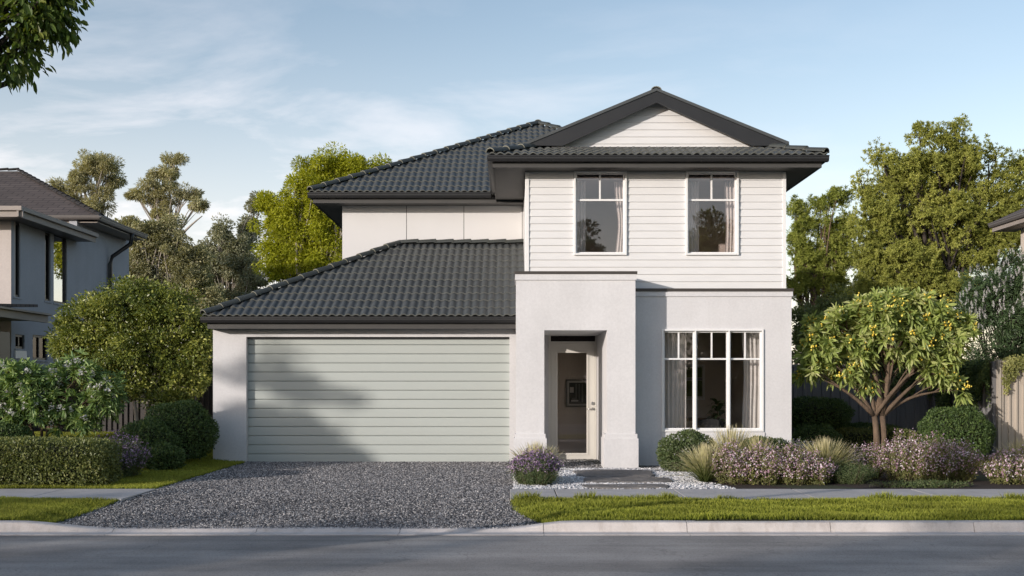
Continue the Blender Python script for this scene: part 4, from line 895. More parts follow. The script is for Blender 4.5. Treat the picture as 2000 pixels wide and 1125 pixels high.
right_house()

# ------------------------------------------------------------------ fences
def fence_profile(name, label, p0, p1, z0, z1, m, pitch=.19, group=None):
    p0, p1 = Vector(p0+(0,)), Vector(p1+(0,)); d = p1-p0; Ln = d.length; d.normalize(); nrm = Vector((d.y, -d.x, 0)); k = int(Ln/pitch)
    t_ = thing(name, label, 'fence', (p0.x, p0.y, z0), group)
    mb = MB(); pts = []
    for i in range(k):
        for (u, h) in ((0,0),(.30,0),(.38,.032),(.62,.032),(.70,0)): pts.append(p0+d*((i+u)*pitch)+nrm*h)
    pts.append(p1)
    for a, b in zip(pts[:-1], pts[1:]):
        mb.face([(a.x,a.y,z0),(b.x,b.y,z0),(b.x,b.y,z1),(a.x,a.y,z1)]); 
        a2, b2 = a-nrm*.02, b-nrm*.02; mb.face([(b2.x,b2.y,z0),(a2.x,a2.y,z0),(a2.x,a2.y,z1),(b2.x,b2.y,z1)])
    mb.build('panel', m, t_)
    for z in (z1, z0+.02):
        mb = MB(); a, b = p0-nrm*.03, p1-nrm*.03; c, e = p1+nrm*.045, p0+nrm*.045; mb.prism([(q.x,q.y) for q in (a,b,c,e)], z, z+.05, 'z'); mb.build('rail', m, t_)
    n_ = max(1, int(Ln/2.35))
    for i in range(n_+1):
        q = p0+d*(Ln*i/n_); a = [q-d*.03-nrm*.03, q+d*.03-nrm*.03, q+d*.03+nrm*.05, q-d*.03+nrm*.05]; mb = MB(); mb.prism([(w_.x,w_.y) for w_ in a], z0-.1, z1+.052, 'z'); mb.build('post', m, t_)
    return t_
fence_profile('steel_fence', 'shaded grey steel fence running behind the loquat tree', (4.95,22.85), (8.96,22.85), 0, 1.80, M['fence_shaded'], .2)
fence_profile('steel_fence', 'grey side fence under dark ivy, going back from the sunlit fence corner', (8.98,22.82), (8.98,19.86), 0, 1.80, M['fence_shaded'], .2)
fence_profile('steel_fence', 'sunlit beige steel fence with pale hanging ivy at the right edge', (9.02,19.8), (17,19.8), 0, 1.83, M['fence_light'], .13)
fence_profile('paling_fence', 'dark weathered paling fence behind the shrubs on the left', (-16,23.6), (-5.5,23.6), .3, 1.38, M['fence_wood'], .12)

# ------------------------------------------------------------------ foliage tools
def leaf_arrays(pos, d, ln, wd, fold=.22, long_=False, droop=0.0, face=None):
    n = len(pos); up = rand_dirs(n)*.8+np.array([0,0,.6]) if face is None else rand_dirs(n)*.62+face*.95+np.array([0,0,.2]); s = unit(np.cross(d, up)); nr = np.cross(s, d)
    ln = ln[:,None]; wd = wd[:,None]
    if not long_:
        l = pos+d*ln*.48+s*wd*.5+nr*wd*fold; r_ = pos+d*ln*.48-s*wd*.5+nr*wd*fold
        V = np.stack([pos, r_, pos+d*ln, l], 1); F_ = np.array([(0,1,2),(0,2,3)])
    else:
        dz = np.array([0,0,-1.0]); c1 = pos+d*ln*.35+dz*ln*droop*.12; c2 = pos+d*ln*.72+dz*ln*droop*.5; tip = pos+d*ln+dz*ln*droop
        V = np.stack([pos, c1-s*wd*.46+nr*wd*fold, c1, c1+s*wd*.46+nr*wd*fold, c2-s*wd*.42+nr*wd*fold, c2, c2+s*wd*.42+nr*wd*fold, tip], 1)
        F_ = np.array([(0,1,2),(0,2,3),(1,4,5),(1,5,2),(2,5,6),(2,6,3),(4,7,5),(5,7,6)])
    k = V.shape[1]; T = (F_[None]+(np.arange(n)*k)[:,None,None]).reshape(-1,3)
    return V.reshape(-1,3), T, k
class Leaves:
    def __init__(s): s.V = []; s.T = []; s.R = []; s.n = 0
    def add(s, pos, d, ln, wd, rv, **kw):
        V, T, k = leaf_arrays(pos, d, ln, wd, **kw); s.V.append(V); s.T.append(T+s.n); s.R.append(np.repeat(rv, k)); s.n += len(V)
    def build(s, name, m, parent, **kw): return np_mesh(name, np.concatenate(s.V), np.concatenate(s.T), m, parent, rnd=np.concatenate(s.R), smooth=False, **kw)
def in_ball(n): return rand_dirs(n)*rng.uniform(0,1,(n,1))**(1/3.)
def curve(a, b, sag, n=6, wob=.05, r=None):
    a, b = Vector(a), Vector(b); Ln = (b-a).length; o = []
    off = Vector((r.uniform(-1,1), r.uniform(-1,1), r.uniform(-.5,.5)))*wob*Ln
    for i in range(n):
        t = i/(n-1); p = a.lerp(b, t)+off*math.sin(PI*t)+Vector((0,0,sag*Ln*math.sin(PI*t)))
        o.append(p)
    return o
def px_blobs(Y, bl, zr=.8):                             # (px, py, half width px, half height px, depth offset)
    out = []
    for b in bl:
        px, py, rx, rz = b[:4]; y = Y+(b[4] if len(b) > 4 else 0); k = y/F
        out.append((np.array(P(px,py,y)), np.array([rx*k, max(rx,rz)*k*zr, rz*k])))
    return out
def tree(name, label, cat, base, blobs, nclump, nleaf, cr, lln, lwd, lm, bm_, trunk_r, trunks=((0,0),), fork=.35, seed=1, group=None, lng=False, droop=.3, grav=.15, shell=.5, twig=1.0, style='leaf', limbs=True, hang=0.0, crown_name='crown', fill=.0):
    global rng
    keep = rng; rng = np.random.default_rng(seed); r = random.Random(seed); base = Vector(base)
    t_ = thing(name, label, cat, tuple(base), group)
    vol = np.array([b[1].prod() for b in blobs]); w = vol**.8/np.sum(vol**.8); idx = rng.choice(len(blobs), nclump, p=w)
    cen = np.array([b[0] for b in blobs])[idx]; rad = np.array([b[1] for b in blobs])[idx]
    dr = rand_dirs(nclump); rr = rng.uniform(shell, 1, (nclump,1))**.6; C_ = cen+dr*rad*rr*np.clip(1-cr*.5/rad, .5, 1)
    C_ += rng.normal(0, cr*.25, C_.shape); crd = rng.uniform(0,1,nclump)
    csz = cr*rng.uniform(.6,1.35,nclump)
    lv = Leaves(); ci = rng.integers(0, nclump, nleaf*nclump); n = len(ci)
    off = in_ball(n); pos = C_[ci]+off*csz[ci][:,None]*np.array([1,1,.75]); outd = unit((C_-cen)/rad)[ci]
    if style == 'leaf': d = unit(off*.9+outd*.4+rand_dirs(n)*.7+np.array([0,0,-grav]))
    elif style == 'hang': d = unit(rand_dirs(n)*.55+outd*.25+np.array([0,0,-hang]))
    elif style == 'rosette':                            # whorls of long leaves at the shoot ends
        ns = max(1, nleaf//13); sh = C_[np.repeat(np.arange(nclump), ns)]+in_ball(nclump*ns)*np.repeat(csz, ns)[:,None]; si = rng.integers(0, len(sh), n); pos = sh[si]; ci = si//ns
        axs = unit(unit((sh-cen[np.repeat(np.arange(nclump), ns)])/rad[np.repeat(np.arange(nclump), ns)])+np.array([0,-.1,.25])); d = unit(rand_dirs(n)*.85+axs[si]*.7)
    elif style == 'tuft':                               # needles standing off the end of short shoots
        ns = max(1, nleaf//16); sh = C_[np.repeat(np.arange(nclump), ns)]+in_ball(nclump*ns)*np.repeat(csz, ns)[:,None]; si = rng.integers(0, len(sh), n); pos = sh[si]; ci = si//ns
        d = unit(rand_dirs(n)+unit(pos-cen[ci])*.35+np.array([0,-.1,.15]))
    rv = np.clip(.55*rng.uniform(0,1,n)+.45*crd[ci], 0, 1)
    lv.add(pos, d, lln*rng.uniform(.65,1.25,n), lwd*rng.uniform(.7,1.2,n), rv, long_=lng, droop=droop, face=unit(outd*.8+off*.5) if style != 'tuft' else unit((pos-cen[ci])/rad[ci])*.8)
    lv.build(crown_name, lm, t_)
    mb = MB(); tops = []; cc = sum((b[0]*w_ for b, w_ in zip(blobs, w)), np.zeros(3))
    for (dx, dy) in trunks:
        b0 = base+Vector((dx*.35,dy*.35,-.05)); ft = Vector(tuple(cc))*1.0; f0 = b0.lerp(Vector((ft.x+dx, ft.y+dy, ft.z)), fork)
        pts = curve(b0, f0, 0, 6, .05, r); k = len(pts); mb.tube(pts, [trunk_r*(1.25 if i == 0 else 1.0)*(1-.35*i/(k-1)) for i in range(k)], 9); tops.append(f0)
    if limbs:
        for b in blobs:
            c = Vector(tuple(b[0])); f0 = min(tops, key=lambda q: (q-c).length+r.uniform(0,.4)); pts = curve(f0, c.lerp(f0,.12), .06, 7, .08, r)
            mb.tube(pts, [trunk_r*.60*(1-.75*i/6) for i in range(7)], 6)
            own = [i for i in range(nclump) if idx[i] is not None and np.allclose(cen[i], b[0])]
            for i in own[:max(3, int(len(own)*twig))]:
                q = pts[r.choice((2,3,4,5,6))]; p2 = curve(q, tuple(C_[i]), r.uniform(-.02,.12), 5, .07, r); mb.tube(p2, [trunk_r*.20*(1-.75*j/4)+.002 for j in range(5)], 4, cap=False)
    mb.build('trunk', bm_, t_)
    rng = keep; return t_, C_, csz

# ---- trees behind, far to near
GE = 'eucalypts beyond the gardens'
tree('eucalypt_tree', 'tall thin gum tree with tufted crown above the left neighbour roof', 'tree', P(170,745,50)[:2]+(0,),
     px_blobs(50, [(195,325,46,26),(165,345,34,22),(215,350,28,22,.5),(148,372,40,26),(118,362,20,12),(190,402,34,18),(205,380,22,14),(150,400,26,14)]), 110, 190, .30, .15, .042, M['lf_euc'], M['bark_pale'], .15, fork=.72, seed=11, grav=.45, group=GE, shell=.2, twig=.5)
tree('eucalypt_tree', 'tall gum tree with bare pale limbs, between two roofs on the left', 'tree', P(320,745,50)[:2]+(0,),
     px_blobs(50, [(335,314,26,14),(325,338,36,14),(310,360,44,16),(292,386,40,16),(365,378,34,14),(386,400,24,10),(340,398,22,12),(266,380,20,10),(318,415,24,12),(405,412,12,8)]), 115, 170, .24, .15, .04, M['lf_euc'], M['bark_pale'], .15, fork=.72, seed=12, grav=.45, group=GE, shell=.2, twig=.5)
tree('broadleaf_tree', 'pale olive bushy tree beside the downpipe of the grey house', 'tree', P(300,760,42)[:2]+(0,),
     px_blobs(42, [(285,455,58,40),(268,530,50,56),(340,495,54,50),(300,575,70,50),(375,550,44,44),(245,450,26,28),(335,440,30,24),(385,500,30,30),(400,590,50,40)]), 380, 170, .30, .10, .06, M['lf_euc2'], M['bark_pale'], .16, seed=13, fork=.3, shell=.2)
tree('broadleaf_tree', 'grey green open tree left of the bright yellow green tree', 'tree', P(455,760,46)[:2]+(0,),
     px_blobs(46, [(435,455,24,34),(448,515,48,46),(410,560,36,44),(485,450,24,40,1),(490,530,36,50),(440,600,60,40),(500,398,22,22,1),(470,480,24,24),(410,500,26,30),(480,590,60,40)]), 330, 160, .32, .12, .06, M['lf_euc3'], M['bark_pale'], .16, seed=14, fork=.3, shell=.2, grav=.3)
tree('wattle_tree', 'bright yellow green wattle tree rising behind the garage roof', 'tree', P(620,760,38)[:2]+(0,),
     px_blobs(38, [(650,330,46,34),(700,332,40,28),(600,375,56,44),(555,430,50,48),(640,430,60,60),(540,500,40,44),(600,520,56,46),(755,322,22,12),(520,395,24,20),(690,385,60,44),(590,330,22,18),(500,440,18,18),(660,300,20,14),(640,500,60,60),(570,460,50,50),(690,330,40,30),(640,380,60,40)]), 560, 200, .30, .13, .042, M['lf_wattle'], M['bark_pale'], .15, seed=15, fork=.3, grav=.35, shell=.25, twig=.35)
tree('pine_tree', 'open green pine beside the right wall of the white house', 'tree', P(1588,760,38)[:2]+(0,),
     px_blobs(38, [(1600,398,30,18),(1640,382,30,16),(1555,405,18,18),(1655,440,30,30),(1570,490,34,36),(1620,470,34,30),(1600,440,26,20),(1560,560,40,30),(1625,550,44,30),(1552,455,20,22),(1590,520,40,34),(1640,500,40,40),(1570,440,26,30),(1640,600,60,50)]), 360, 224, .26, .14, .026, M['lf_pine'], M['bark'], .17, seed=16, fork=.35, style='tuft', shell=.1, twig=.3)
tree('conifer_tree', 'big olive conifer towering over the right garden', 'tree', P(1830,760,36)[:2]+(0,),
     px_blobs(36, [(1830,268,60,26),(1790,330,80,46),(1880,310,64,46),(1935,365,56,46),(1740,410,70,52),(1850,420,90,56),(1700,380,36,18),(1990,385,36,44),(1770,510,100,50),(1900,490,80,50),(1700,500,52,44),(1720,305,32,18),(1790,248,26,16),(1870,245,24,16),(1672,355,22,12),(1945,305,26,16),(1860,570,110,40),(1740,570,80,40),(1965,440,60,50),(1810,400,60,50,1.5),(1990,330,40,40,.6),(2010,460,50,60),(1930,430,70,60,1),(1780,450,80,60,1),(1720,440,50,40),(1700,560,60,50),(1690,450,44,40),(1750,360,50,40,.8),(1850,340,70,50,1)],   .7), 1150, 272, .30, .115, .030, M['lf_cone'], M['bark_dark'], .20, seed=17, fork=.45, style='tuft', shell=.2, twig=.15)
tree('broadleaf_shrub', 'olive leafy shrub behind the loquat tree, right of the white house', 'shrub', P(1640,790,29)[:2]+(0,),
     px_blobs(29, [(1640,600,50,40),(1600,640,46,50),(1690,650,60,60),(1570,700,36,60),(1640,710,70,60),(1760,690,70,60),(1570,640,24,60)]), 230, 140, .24, .085, .045, M['lf_hedge'], M['bark'], .06, seed=18, fork=.3, shell=.2, twig=.3)
tree('broadleaf_shrub', 'dark leafy shrub filling the gap between garage and the left fence', 'shrub', P(395,790,25)[:2]+(.3,),
     px_blobs(25, [(395,650,34,60),(370,720,50,50),(330,740,50,40),(400,730,30,60)]), 130, 120, .24, .08, .045, M['lf_mid'], M['bark'], .05, seed=27, fork=.3, shell=.2, twig=.3)
# ---- big shrub on the left with two trunks
tree('camellia_tree', 'large glossy rounded small tree between grey house and garage', 'tree', P(272,826,21.8)[:2]+(.38,),
     px_blobs(21.8, [(250,600,95,52),(330,620,76,60),(180,630,76,58),(140,670,50,48),(250,680,90,60),(345,690,60,52),(190,720,60,46),(300,740,50,36),(385,650,30,50),(365,740,40,40),(270,565,50,24),(215,760,44,30),(330,780,50,26),(270,750,50,30)]), 520, 110, .22, .075, .042, M['lf_mid'], M['bark_pale'], .055, trunks=((-.12,0),(.32,.1)), seed=19, fork=.38, shell=.35, twig=.4)
t_, oc, oz = tree('oleander', 'white flowering oleander with long leaves at the left edge', 'shrub', P(78,866,19.6)[:2]+(.36,),
     px_blobs(19.6, [(60,750,80,42),(150,735,66,36),(20,730,50,36),(110,790,70,40),(205,770,40,50),(170,820,44,28),(20,790,40,30),(120,830,30,20),(-40,760,60,50)]), 230, 39, .15, .17, .04, M['lf_olean'], M['bark'], .035, trunks=((-.3,0),(.0,.1),(.25,-.05),(-.5,.1)), seed=20, fork=.3, lng=True, droop=.2, shell=.3, style='rosette')
def blossoms(parent, pts, n, spread, size, m, name='flowers', elong=1.0, upw=.3):
    lv = Leaves(); k = len(pts); c = np.repeat(pts, n, 0); o = in_ball(k*n)*spread; lv.add(c+o, unit(rand_dirs(k*n)+np.array([0,-.3,upw])), size*elong*rng.uniform(.7,1.2,k*n), size*rng.uniform(.7,1.2,k*n), rng.uniform(0,1,k*n)); return lv.build(name, m, parent)
sel = oc[rng.choice(len(oc), 90, replace=False)]+np.array([0,-.2,.03]); blossoms(t_, sel, 12, .06, .05, M['fl_white'])
# ---- loquat with fruit
LY = 19.2
t_, lc, lz = tree('loquat_tree', 'loquat tree with long leaves and yellow fruit on the right', 'tree', (PX(1712,LY), LY, 0),
     px_blobs(LY, [(1720,610,84,36),(1650,640,72,40),(1800,625,76,42),(1600,675,50,42),(1740,670,90,44),(1850,670,44,46),(1580,725,30,34),(1650,710,50,36),(1830,720,40,26),(1770,590,70,24),(1700,735,40,20),(1880,640,22,26),(1870,755,14,16)]), 330, 39, .15, .20, .055, M['lf_loquat'], M['bark'], .075, trunks=((-.16,0),(.10,.06)), seed=22, fork=.38, lng=True, droop=.2, shell=.35, twig=.35, style='rosette')
def fruits(parent, pts, n, spread, r_):
    V = []; T = []; R_ = []; k = 0
    for p in pts:
        for i in range(n):
            c = p+np.array([random.gauss(0,spread), random.gauss(0,spread), random.gauss(0,spread)]); q = r_*random.uniform(.75,1.15)
            v = []; 
            for a in range(4):
                th = PI*(a+.0)/3
                for b in range(6): ph = 2*PI*b/6; v.append(c+q*np.array([math.sin(th)*math.cos(ph), math.sin(th)*math.sin(ph), 1.1*math.cos(th)]))
            V += v
            for a in range(3):
                for b in range(6): T.append((k+a*6+b, k+(a+1)*6+b, k+(a+1)*6+(b+1)%6, k+a*6+(b+1)%6))
            k += 24; R_ += [random.random()]*24
    return np_mesh('fruit', np.array(V), T, M['fruit'], parent, rnd=R_, smooth=True)
random.seed(5); cc_ = np.array(P(1720,680,LY)); sel = lc[rng.choice(len(lc), 210, replace=False)]; sel = sel+unit(sel-cc_)*np.array([.13,.13,.10])+np.array([0,-.07,0]); fruits(t_, sel, 7, .04, .0175)
# ---- white flowering shrub far right
t_, bc, bz = tree('flowering_shrub', 'tall dark shrub covered in white flower spikes at the right edge', 'shrub', (PX(1960,23.2), 23.2, 0),
     px_blobs(23.2, [(1930,560,60,40),(1985,540,60,50),(1960,620,76,50),(1900,610,40,36),(2040,600,60,90),(1960,690,70,40),(2020,520,40,30)]), 300, 110, .2, .10, .022, M['lf_brush'], M['bark_dark'], .05, seed=23, fork=.3, shell=.35)
up_ = bc[(bc[:,2] > PZ(640,23.2)) & (bc[:,1] < 23.7)]; up_ = np.concatenate([up_, up_+rng.normal(0,.12,up_.shape)]); sel = up_[rng.choice(len(up_), min(330, len(up_)), replace=False)]+np.array([-.10,-.30,.08]); lv = Leaves(); k = 26; n = len(sel)*k
ax_ = np.repeat(unit(rand_dirs(len(sel))*.4+np.array([-.2,-.3,1.0])), k, 0); tt_ = rng.uniform(0,.13,(n,1)); lv.add(np.repeat(sel,k,0)+ax_*tt_+rand_dirs(n)*.012, unit(ax_+rand_dirs(n)*.6), rng.uniform(.02,.035,n), rng.uniform(.012,.02,n), rng.uniform(0,1,n)); lv.build('flowers', M['fl_white'], t_)

# ---- clipped shrubs: a shell of small leaves around a twiggy heart
def clipped(name, label, c, rad, nl, ln, wd, m, seed, group=None, stem=None, flat=0.0, flowers=None, square=2.0, rough=.06):
    global rng
    keep = rng; rng = np.random.default_rng(seed); c = np.array(c, float); rad = np.array(rad, float)
    gz = c[2]-rad[2] if stem is None else stem
    t_ = thing(name, label, 'shrub' if 'hedge' not in name else 'hedge', (c[0], c[1], gz), group)
    d = rand_dirs(nl); e = square
    den = (np.abs(d)**e).sum(1, keepdims=True)**(1/e); su = d/den
    lump = 1+rough*(np.sin(d[:,0:1]*7+seed)+np.sin(d[:,1:2]*6+2*seed)*np.sin(d[:,2:3]*8+seed))
    depth = rng.uniform(.80,1.04,(nl,1)); pos = c+su*rad*depth*lump
    if flat: pos[:,2] = np.maximum(pos[:,2], c[2]-rad[2]*flat+rng.uniform(0,.05,nl))
    lv = Leaves(); dd = unit(unit(d/rad)*.75+rand_dirs(nl)*.8+np.array([0,0,.15])); cl = .5+.5*np.sin(d[:,0]*9+seed)*np.sin(d[:,2]*8+2*seed)*np.sin(d[:,1]*7)
    lv.add(pos, dd, ln*rng.uniform(.6,1.25,nl), wd*rng.uniform(.7,1.2,nl), face=unit(d/rad*rad.mean()), rv=np.clip(.7*rng.uniform(0,1,nl)+.3*cl, 0, 1)); lv.build('foliage', m, t_)
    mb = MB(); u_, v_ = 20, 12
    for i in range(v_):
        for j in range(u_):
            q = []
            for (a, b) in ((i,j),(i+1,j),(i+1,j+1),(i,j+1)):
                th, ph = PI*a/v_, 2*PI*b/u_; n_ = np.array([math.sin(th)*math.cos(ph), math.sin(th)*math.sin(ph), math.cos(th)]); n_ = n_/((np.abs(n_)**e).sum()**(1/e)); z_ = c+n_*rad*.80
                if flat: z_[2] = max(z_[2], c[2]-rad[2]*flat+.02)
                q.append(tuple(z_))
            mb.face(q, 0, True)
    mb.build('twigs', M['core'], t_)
    if stem is not None:
        mb = MB(); r = random.Random(seed)
        for k in range(4): mb.tube(curve((c[0]+r.uniform(-.05,.05), c[1]+r.uniform(-.05,.05), stem-.03), (c[0]+r.uniform(-.22,.22), c[1]+r.uniform(-.2,.2), c[2]-rad[2]*.5), 0, 5, .05, r), [.022,.02,.018,.016,.012], 6)
        mb.build('stem', M['bark'], t_)
    if flowers:
        n, m_, sz_ = flowers; dd = rand_dirs(n); dd[:,2] = np.abs(dd[:,2]); pts = c+dd/((np.abs(dd)**e).sum(1, keepdims=True)**(1/e))*rad*1.04; blossoms(t_, pts, 5, sz_*.5, sz_, m_)
    rng = keep; return t_
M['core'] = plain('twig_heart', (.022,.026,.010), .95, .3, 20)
def at(px, py, Y): return P(px, py, Y)
def ball(label, px, py, rx, ry, Y, nl, seed, name='clipped_shrub', ln=.045, wd=.026, m='lf_box', group=None, stem=None, flat=0, zr=1, flowers=None, square=2.0):
    k = Y/F; return clipped(name, label, at(px,py,Y), (rx*k, rx*k*zr, ry*k), nl, ln, wd, M[m], seed, group, stem, flat, flowers, square)
G1 = 'clipped shrubs beside the driveway lawn'
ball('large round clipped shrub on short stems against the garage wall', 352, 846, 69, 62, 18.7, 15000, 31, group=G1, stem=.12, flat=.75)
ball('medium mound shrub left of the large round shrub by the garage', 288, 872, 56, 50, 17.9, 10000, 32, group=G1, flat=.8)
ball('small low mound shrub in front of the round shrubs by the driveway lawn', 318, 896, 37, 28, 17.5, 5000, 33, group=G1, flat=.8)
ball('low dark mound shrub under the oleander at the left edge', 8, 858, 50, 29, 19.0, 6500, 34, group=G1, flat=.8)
G2 = 'clipped shrubs in the right garden'
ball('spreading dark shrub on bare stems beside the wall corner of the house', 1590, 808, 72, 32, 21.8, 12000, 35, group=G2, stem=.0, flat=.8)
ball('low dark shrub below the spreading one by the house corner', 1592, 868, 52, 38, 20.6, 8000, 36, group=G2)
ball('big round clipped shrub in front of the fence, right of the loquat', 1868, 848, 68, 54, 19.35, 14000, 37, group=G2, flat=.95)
ball('low boxy hedge behind the loquat trunk', 1712, 872, 80, 34, 21.4, 14000, 38, name='box_hedge', zr=.45, square=5, m='lf_hedge')
ball('taller dark hedge at the foot of the grey fence behind the loquat', 1690, 858, 62, 28, 22.2, 9000, 40, name='box_hedge', zr=.45, square=5)
ball('round bush dotted with tiny white flowers under the wide window', 1344, 886, 54, 42, 17.45, 11000, 39, name='flowering_bush', m='lf_rose', ln=.05, wd=.024, flowers=(110, M['fl_white'], .016), flat=.85)
ball('wide leafy bush with pale daisies below the window sill', 1490, 892, 62, 36, 17.3, 9000, 41, name='flowering_bush', m='lf_rose', ln=.05, wd=.022, flowers=(60, M['fl_white'], .032), flat=.9)
# long hedge in front of the oleander: two clipped plants grown into one line
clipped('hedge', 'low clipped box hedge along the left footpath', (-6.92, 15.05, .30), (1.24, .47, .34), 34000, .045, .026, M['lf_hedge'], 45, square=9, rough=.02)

# ---- perennials
def perennial(name, label, base, rx, ry, h, ns, m, fm, seed, group=None, fl=9, fs=.016, flsp=.05, low=.35, lf=26, lln=.04, lwd=.014, spike=1.0):
    global rng
    keep = rng; rng = np.random.default_rng(seed); base = np.array(base, float)
    t_ = thing(name, label, 'flowering plant', tuple(base), group)
    a = rng.uniform(0,2*PI,ns); rr = np.sqrt(rng.uniform(0,1,ns)); foot = base+np.stack([np.cos(a)*rr*rx*.55, np.sin(a)*rr*ry*.55, np.zeros(ns)],1)
    hh = h*rng.uniform(.72,1.08,ns)*(1-.42*rr**2); top = base+np.stack([np.cos(a)*rr*rx, np.sin(a)*rr*ry, hh],1)
    si = rng.integers(0,ns,ns*lf); q = rng.uniform(.03,.97,ns*lf)**.9; pos = foot[si]*(1-q[:,None])+top[si]*q[:,None]+rand_dirs(ns*lf)*.025
    lv = Leaves(); cr = rng.uniform(0,1,ns); lv.add(pos, unit(rand_dirs(ns*lf)*.9+(top-foot)[si]*.8+np.array([0,-.1,.2])), lln*rng.uniform(.6,1.3,ns*lf), lwd*rng.uniform(.7,1.3,ns*lf), face=unit(pos-base-np.array([0,0,h*.3])), rv=np.clip(.6*rng.uniform(0,1,ns*lf)+.4*cr[si],0,1)); lv.build('foliage', m, t_)
    mb = MB()
    for i in range(0, ns, max(1, ns//60)): mb.tube([tuple(foot[i]), tuple((foot[i]+top[i])/2+rng.normal(0,.01,3)), tuple(top[i])], [.003,.003,.002], 3, cap=False)
    mb.build('stem', M['bark'], t_)
    if fm is not None:
        fi = np.where(hh > h*low)[0]; k = len(fi)*fl; ii = np.repeat(fi, fl); q = 1-rng.uniform(0,1,k)**1.3*.42*spike; p = foot[ii]*(1-q[:,None])+top[ii]*q[:,None]+in_ball(k)*flsp
        lv = Leaves(); lv.add(p, unit(rand_dirs(k)+np.array([0,-.25,.35])), fs*1.3*rng.uniform(.7,1.3,k), fs*rng.uniform(.7,1.3,k), rng.uniform(0,1,k), face=unit(p-base-np.array([0,0,h*.3]))); lv.build('flowers', fm, t_)
    rng = keep; return t_
G3 = 'pink flowering perennials along the footpath'
def gx(px, Y): return PX(px, Y)
k_ = [('pink flowering plant at the left end of the bed, next to the tuft grass', 1430, 15.3, .34, .62), ('pink flowering plant in the left bed, second from the white pebbles', 1490, 15.2, .36, .60), ('pink flowering plant in the middle of the left flower mass', 1548, 15.2, .34, .58), ('pink flowering plant at the right end of the left flower mass', 1590, 15.25, .28, .46)]
for i, (lb, px, Y, rx, h) in enumerate(k_): perennial('perennial', lb, (gx(px,Y), Y, 0), rx, .38, h, 220, M['lf_flow'], M['fl_pink'], 50+i, G3, fl=9, fs=.022, low=.15, spike=1.5)
k_ = [('pink flowering plant just left of the loquat trunk', 1690, 16.2, .36, .52), ('tall pink flowering plant right of the loquat trunk', 1765, 15.8, .42, .74), ('tall pink flowering plant in the middle of the right flower mass', 1820, 15.6, .42, .72), ('pink flowering plant at the right end of the right flower mass', 1870, 15.7, .34, .62)]
for i, (lb, px, Y, rx, h) in enumerate(k_): perennial('perennial', lb, (gx(px,Y), Y, 0), rx, .42, h, 230, M['lf_flow'], M['fl_pink'], 60+i, G3, fl=8, fs=.022, low=.15, spike=1.5)
perennial('perennial', 'pale pink flowering plant at the far right edge of the garden', (gx(1968,15.3), 15.3, 0), .36, .36, .48, 240, M['lf_flow'], M['fl_pink'], 68, G3, fl=8, fs=.022, low=.15, spike=1.5)
perennial('perennial', 'pale pink flowering plant cut by the right edge of the picture', (gx(2015,15.4), 15.4, 0), .34, .36, .55, 200, M['lf_flow'], M['fl_pink'], 69, G3, fl=8, fs=.022, low=.15, spike=1.5)
perennial('perennial', 'purple flowering plant at the left foot of the portico', (gx(1045,15.3), 15.3, 0), .38, .40, .50, 300, M['lf_rose'], M['fl_purple'], 70, None, fl=8, fs=.022, low=.42, spike=.7)
perennial('perennial', 'lilac spiked plant in front of the house corner', (gx(1566,18.2), 18.2, 0), .36, .25, .50, 200, M['lf_rose'], M['fl_lilac'], 71, None, fl=12, fs=.016, flsp=.02)
perennial('perennial', 'purple spiked mound behind the right end of the long hedge', (gx(228,16.3), 16.3, 0), .52, .45, .70, 420, M['lf_rose'], M['fl_purple'], 72, None, fl=8, fs=.023, flsp=.025, low=.2, spike=1.4)
perennial('perennial', 'small white flowers peeping over the long hedge', (gx(140,16.3), 16.3, 0), .26, .2, .58, 90, M['lf_rose'], M['fl_white'], 73, None, fl=14, fs=.02, flsp=.02, spike=.5)
perennial('rosemary', 'low green rosemary bush in front of the loquat trunk', (gx(1655,15.4), 15.4, 0), .46, .42, .34, 420, M['lf_rose'], None, 74, None, lf=34, lln=.03, lwd=.006)
perennial('rosemary', 'low green rosemary at the foot of the purple flowers by the pillar', (gx(1045,15.05), 15.05, 0), .36, .28, .26, 260, M['lf_rose'], None, 75, None, lf=34, lln=.03, lwd=.006)
perennial('ground_cover', 'low grey green ground cover at the right flower bed edge', (gx(1800,14.75), 14.75, 0), .75, .2, .10, 200, M['lf_rose'], None, 76, None, lf=20, lln=.03, lwd=.012)

# ---- feather grass
def tussock(label, base, n, ln, spread, seed, w=.007, group='feather grass tufts'):
    global rng
    keep = rng; rng = np.random.default_rng(seed); base = np.array(base, float); t_ = thing('tuft_grass', label, 'grass tuft', tuple(base), group)
    a = rng.uniform(0,2*PI,n); el = np.clip(rng.normal(1.15,.24,n), .5, 1.55); f = base+np.stack([np.cos(a), np.sin(a), 0*a],1)*rng.uniform(0,.06,(n,1)); d = np.stack([np.cos(a)*np.cos(el)*spread, np.sin(a)*np.cos(el)*spread, np.sin(el)],1)
    l = ln*rng.uniform(.65,1.12,n)[:,None]; s = np.stack([-np.sin(a), np.cos(a), 0*a],1); s = unit(s+rand_dirs(n)*.5)
    qs = [0,.3,.58,.82,1.0]; V = []; ws = [1,.95,.8,1.15,.15]
    for q, ww in zip(qs, ws):
        p = f+d*l*q+np.array([0,0,-1])*l*.36*q**2.3*(1.6-np.sin(el))[:,None]; V += [p-s*w*ww*.5, p+s*w*ww*.5]
    V = np.stack(V,1).reshape(-1,3); T = []
    for i in range(4): T += [(2*i,2*i+1,2*i+3),(2*i,2*i+3,2*i+2)]
    T = (np.array(T)[None]+(np.arange(n)*10)[:,None,None]).reshape(-1,3)
    np_mesh('blades', V, T, M['plume'], t_, rnd=np.repeat(rng.uniform(0,1,n),10), tt=np.tile(np.repeat(qs,2), n)); rng = keep
tussock('feather grass tuft leaning over the white pebbles, left of the pink flowers', (gx(1378,15.4),15.4,0), 1000, .70, 1.1, 81)
